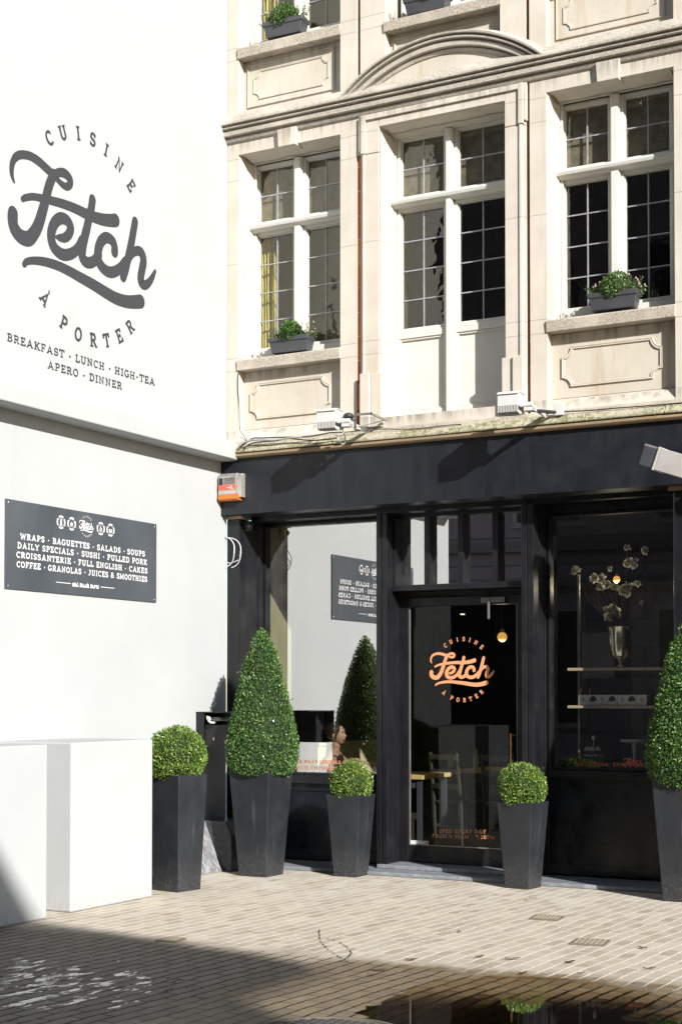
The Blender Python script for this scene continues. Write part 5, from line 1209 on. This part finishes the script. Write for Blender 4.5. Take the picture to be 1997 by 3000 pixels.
for i in range(22):
    a_ = rnd.uniform(-.9, .9); l = rnd.uniform(.35, .72); p = [Vector((a_ * .02, 0, -.05))]
    for k in range(1, 6): t = k / 5; p.append(Vector((math.sin(a_) * l * t + rnd.gauss(0, .018), rnd.gauss(0, .03), math.cos(a_) * l * t + rnd.gauss(0, .01))))
    mb.tube(p, [.003, .0028, .0025, .002, .0016, .001], 5)
    mb.tube([p[3], p[3] + Vector((rnd.gauss(0, .07), 0, rnd.uniform(.04, .12)))], [.0018, .001], 4)
mb.build('twigs', M_twig, r)
M_card = plain('white_card', (.62, .61, .58), .7, 0, .04); M_ring = plain('kraft_sticker', (.42, .34, .26), .7); M_hole = plain('dark_window', (.045, .04, .035), .25)
for i in range(7):
    x0 = onY(1692.8 + i * 28.6, 2060, DY - .10)[0]; x1 = onY(1692.8 + (i + 1) * 28.6, 2060, DY - .10)[0]; c = (x0 + x1) / 2; w_ = (x1 - x0) / 2 - .0015
    r = thing('gift_box', ('white box with round sticker, %s of the row on the lower shelf' if i % 2 == 0 else 'white box with dark scalloped window, %s of the row on the lower shelf') % ('first', 'second', 'third', 'fourth', 'fifth', 'sixth', 'seventh')[i], 'box', (c, DY - .06, ZL + .0005), R(rnd.uniform(-4, 4)), 'small white boxes in a row on the lower shelf')
    MB().box(-w_, w_, -.045, .045, 0, .088).build('carton', M_card, r, .002)
    if i % 2 == 0: MB().rev([(0, 0), (.019, 0), (.019, .002), (0, .002)], 20).build('sticker', M_ring, r).matrix_local = Matrix.Translation((.0, -.0455, .05)) @ Matrix.Rotation(R(90), 4, 'X')
    else:
        sc_ = [(.030 * math.cos(R(a_)) * (1 + .06 * math.cos(R(a_ * 9))), .045 + .034 * math.sin(R(a_)) * (1 + .06 * math.cos(R(a_ * 9)))) for a_ in range(-20, 201, 10)]
        MB().profy(sc_, -.0475, -.0452).build('box_window', M_hole, r)
for lab, px, w_ in (('pale wooden scoop on the white boxes at the left', 1702, .02), ('pale wooden spoon upright behind the white boxes', 1731, .008)):
    a_, b_ = onY(px, 2030, DY); mb = MB().tube([(a_, DY - .05, ZL + .09), (a_ + w_ * .6, DY - .04, ZL + .145)], [w_ * .5, w_ * .35], 8); tag(mb.build('wooden_spoon', M_wood), lab, 'spoon', 'wooden spoons on the shelf')
# cake stands and cupcakes on the window board
def stand(label, px, rad, zt, col):
    X, _ = onY(px, 2200, .72); r = thing('cake_stand', label, 'cake stand', (X, .72, .895), 0, 'cake stands in the right window')
    MB().rev([(0, 0), (.055, 0), (.05, .012), (.022, .03), (.015, zt * .5), (.022, zt - .02), (rad * .9, zt - .012), (rad, zt), (rad * .97, zt + .008), (0, zt + .002)], 28).build('plate', col, r); return X
cer = plain('cream_ceramic', (.48, .47, .44), .3)
X1 = stand('low tiered stand with cupcakes in the right shop window', 1738, .085, .115, cer)
MB().tube([(0, 0, .117), (0, 0, .24)], .005, 8).rev([(0, .235), (.012, .245), (.018, .262), (.012, .28), (0, .285)], 12).build('finial', silver, bpy.data.objects['cake_stand'])
X3 = stand('tall cream cake stand half hidden behind the right cone of box', 1858, .12, .245, cer)
for i, dx in enumerate((-.052, -.005, .042)):
    r = thing('cupcake', ('cupcake at the left of the stand in a dark red paper', 'cupcake in the middle of the stand in front of the finial', 'cupcake at the right of the stand, partly in shade')[i], 'cupcake', (X1 + dx, .70 - .02 * (i == 1), .895 + .1245), 0, 'cupcakes with cream on the low stand')
    MB().rev([(0, 0), (.017, 0), (.024, .034), (0, .034)], 14).build('paper_case', plain('red_case', (.16, .03, .025), .8) if i == 0 else bpy.data.materials['red_case'], r)
    MB().rev([(.025, .034), (.026, .042), (.018, .050), (.019, .056), (.009, .064), (0, .069)], 14).build('icing', plain('icing', (.58, .57, .42), .6) if i == 0 else bpy.data.materials['icing'], r)
g = thing('garland', 'dark leafy garland lying along the right window board', 'garland', (3.30, .60, .905)); pts = []
for i in range(420): t = rnd.uniform(-.30, .30); pts.append((Vector((t, rnd.gauss(0, .035), abs(rnd.gauss(0, .035)) * (1.4 if t < -.05 else .7))), Vector((rnd.gauss(0, 1), rnd.gauss(0, 1), .8)).normalized()))
vs_, fs = leaves(pts, rnd, .035, .8); raw('leaves', vs_, fs, M_box, g)
# lamps and small interior items
M_bulb = N('warm_bulb'); M_bulb.pbr((.9, .6, .2), .4, 0, None, None, (1.0, .50, .10), .42); M_bulb = M_bulb.m
def pendant(label, px, py, Y, rad, watt):
    X, Z = fy(px, py, Y); r = thing('pendant_lamp', label, 'lamp', (X, Y, Z), 0, 'warm pendant lamps in the shop')
    MB().ball((0, 0, 0), rad, nu=20, nv=14).build('bulb', M_bulb, r)
    MB().tube([(0, 0, rad * .9), (0, 0, rad * 1.6)], rad * .45, 10).build('socket', M_copper, r)
    MB().tube([(0, 0, rad * 1.6), (0, 0, 3.2 - Z)], .004, 6).build('cord', M_cable_b, r)
    l = bpy.data.lights.new('bulb_light', 'POINT'); l.energy = watt; l.color = (1.0, .84, .60); l.shadow_soft_size = rad * 1.05; lo = bpy.data.objects.new('bulb_light', l); COL.objects.link(lo); lo.location = (X, Y, Z - rad * 1.6)
pendant('round warm pendant lamp behind the upper right of the door glass', 1470, 1866, 2.4, .048, 1.5)
pendant('warm pendant lamp among the flowers in the right window', 1805, 1697, 1.12, .030, 3.2)
for lab, px, py, Y, w_ in (('bright ceiling tube light seen through the second transom pane', 1318, 1500, 1.5, .14), ('short ceiling tube light seen through the third transom pane', 1380, 1497, 1.3, .05), ('tiny ceiling spot above the lettering on the door glass', 1354, 1798, 4.2, .02)):
    X, Z = fy(px, py, Y); r = thing('ceiling_light', lab, 'lamp', (X, Y, Z), 0, 'ceiling lights in the shop')
    MB().box(-w_, w_, -.03, .03, .001, .03).build('casing', M_cable_b, r); n = N('tube_glow'); n.pbr((.8, .8, .7), .5, 0, None, None, (1.0, .93, .74), .8); MB().box(-w_ + .004, w_ - .004, -.026, .026, -.012, .0005).build('diffuser', n.m, r)
    MB().tube([(0, 0, .03), (0, 0, 3.2 - Z)], .004, 6).build('rod', M_cable_b, r)
X, Z = fy(1750, 1920, 2.6)
r = thing('chalk_board', 'dark chalk board on the wall behind the display shelves', 'board', (X, 2.6, Z)); MB().box(-.16, .16, 0, .02, -.22, .22).build('board', M_signblk, r)
MB().box(2.9, 3.4, 2.62, 2.7, .05, 2.6).build('partition', M_inwall, house)
# glass jug and bottles on the back table
for i, (px, py, Y, h) in enumerate(((1320, 2230, 2.55, .16), (1394, 2240, 2.5, .19))):
    X = fy(px, py, Y)[0]; r = thing('bottle', ('short pale bottle beside the chair back on the rear table', 'tall pale bottle at the end of the rear table')[i], 'bottle', (X, Y, .791), 0, 'bottles on the rear table')
    MB().rev([(0, 0), (.028, 0), (.030, .01), (.030, h * .6), (.012, h * .78), (.012, h), (0, h)], 16).build('bottle', plain('pale_bottle', (.30, .32, .24), .2) if i == 0 else bpy.data.materials['pale_bottle'], r)
tag(house, house['label'], house['category'])
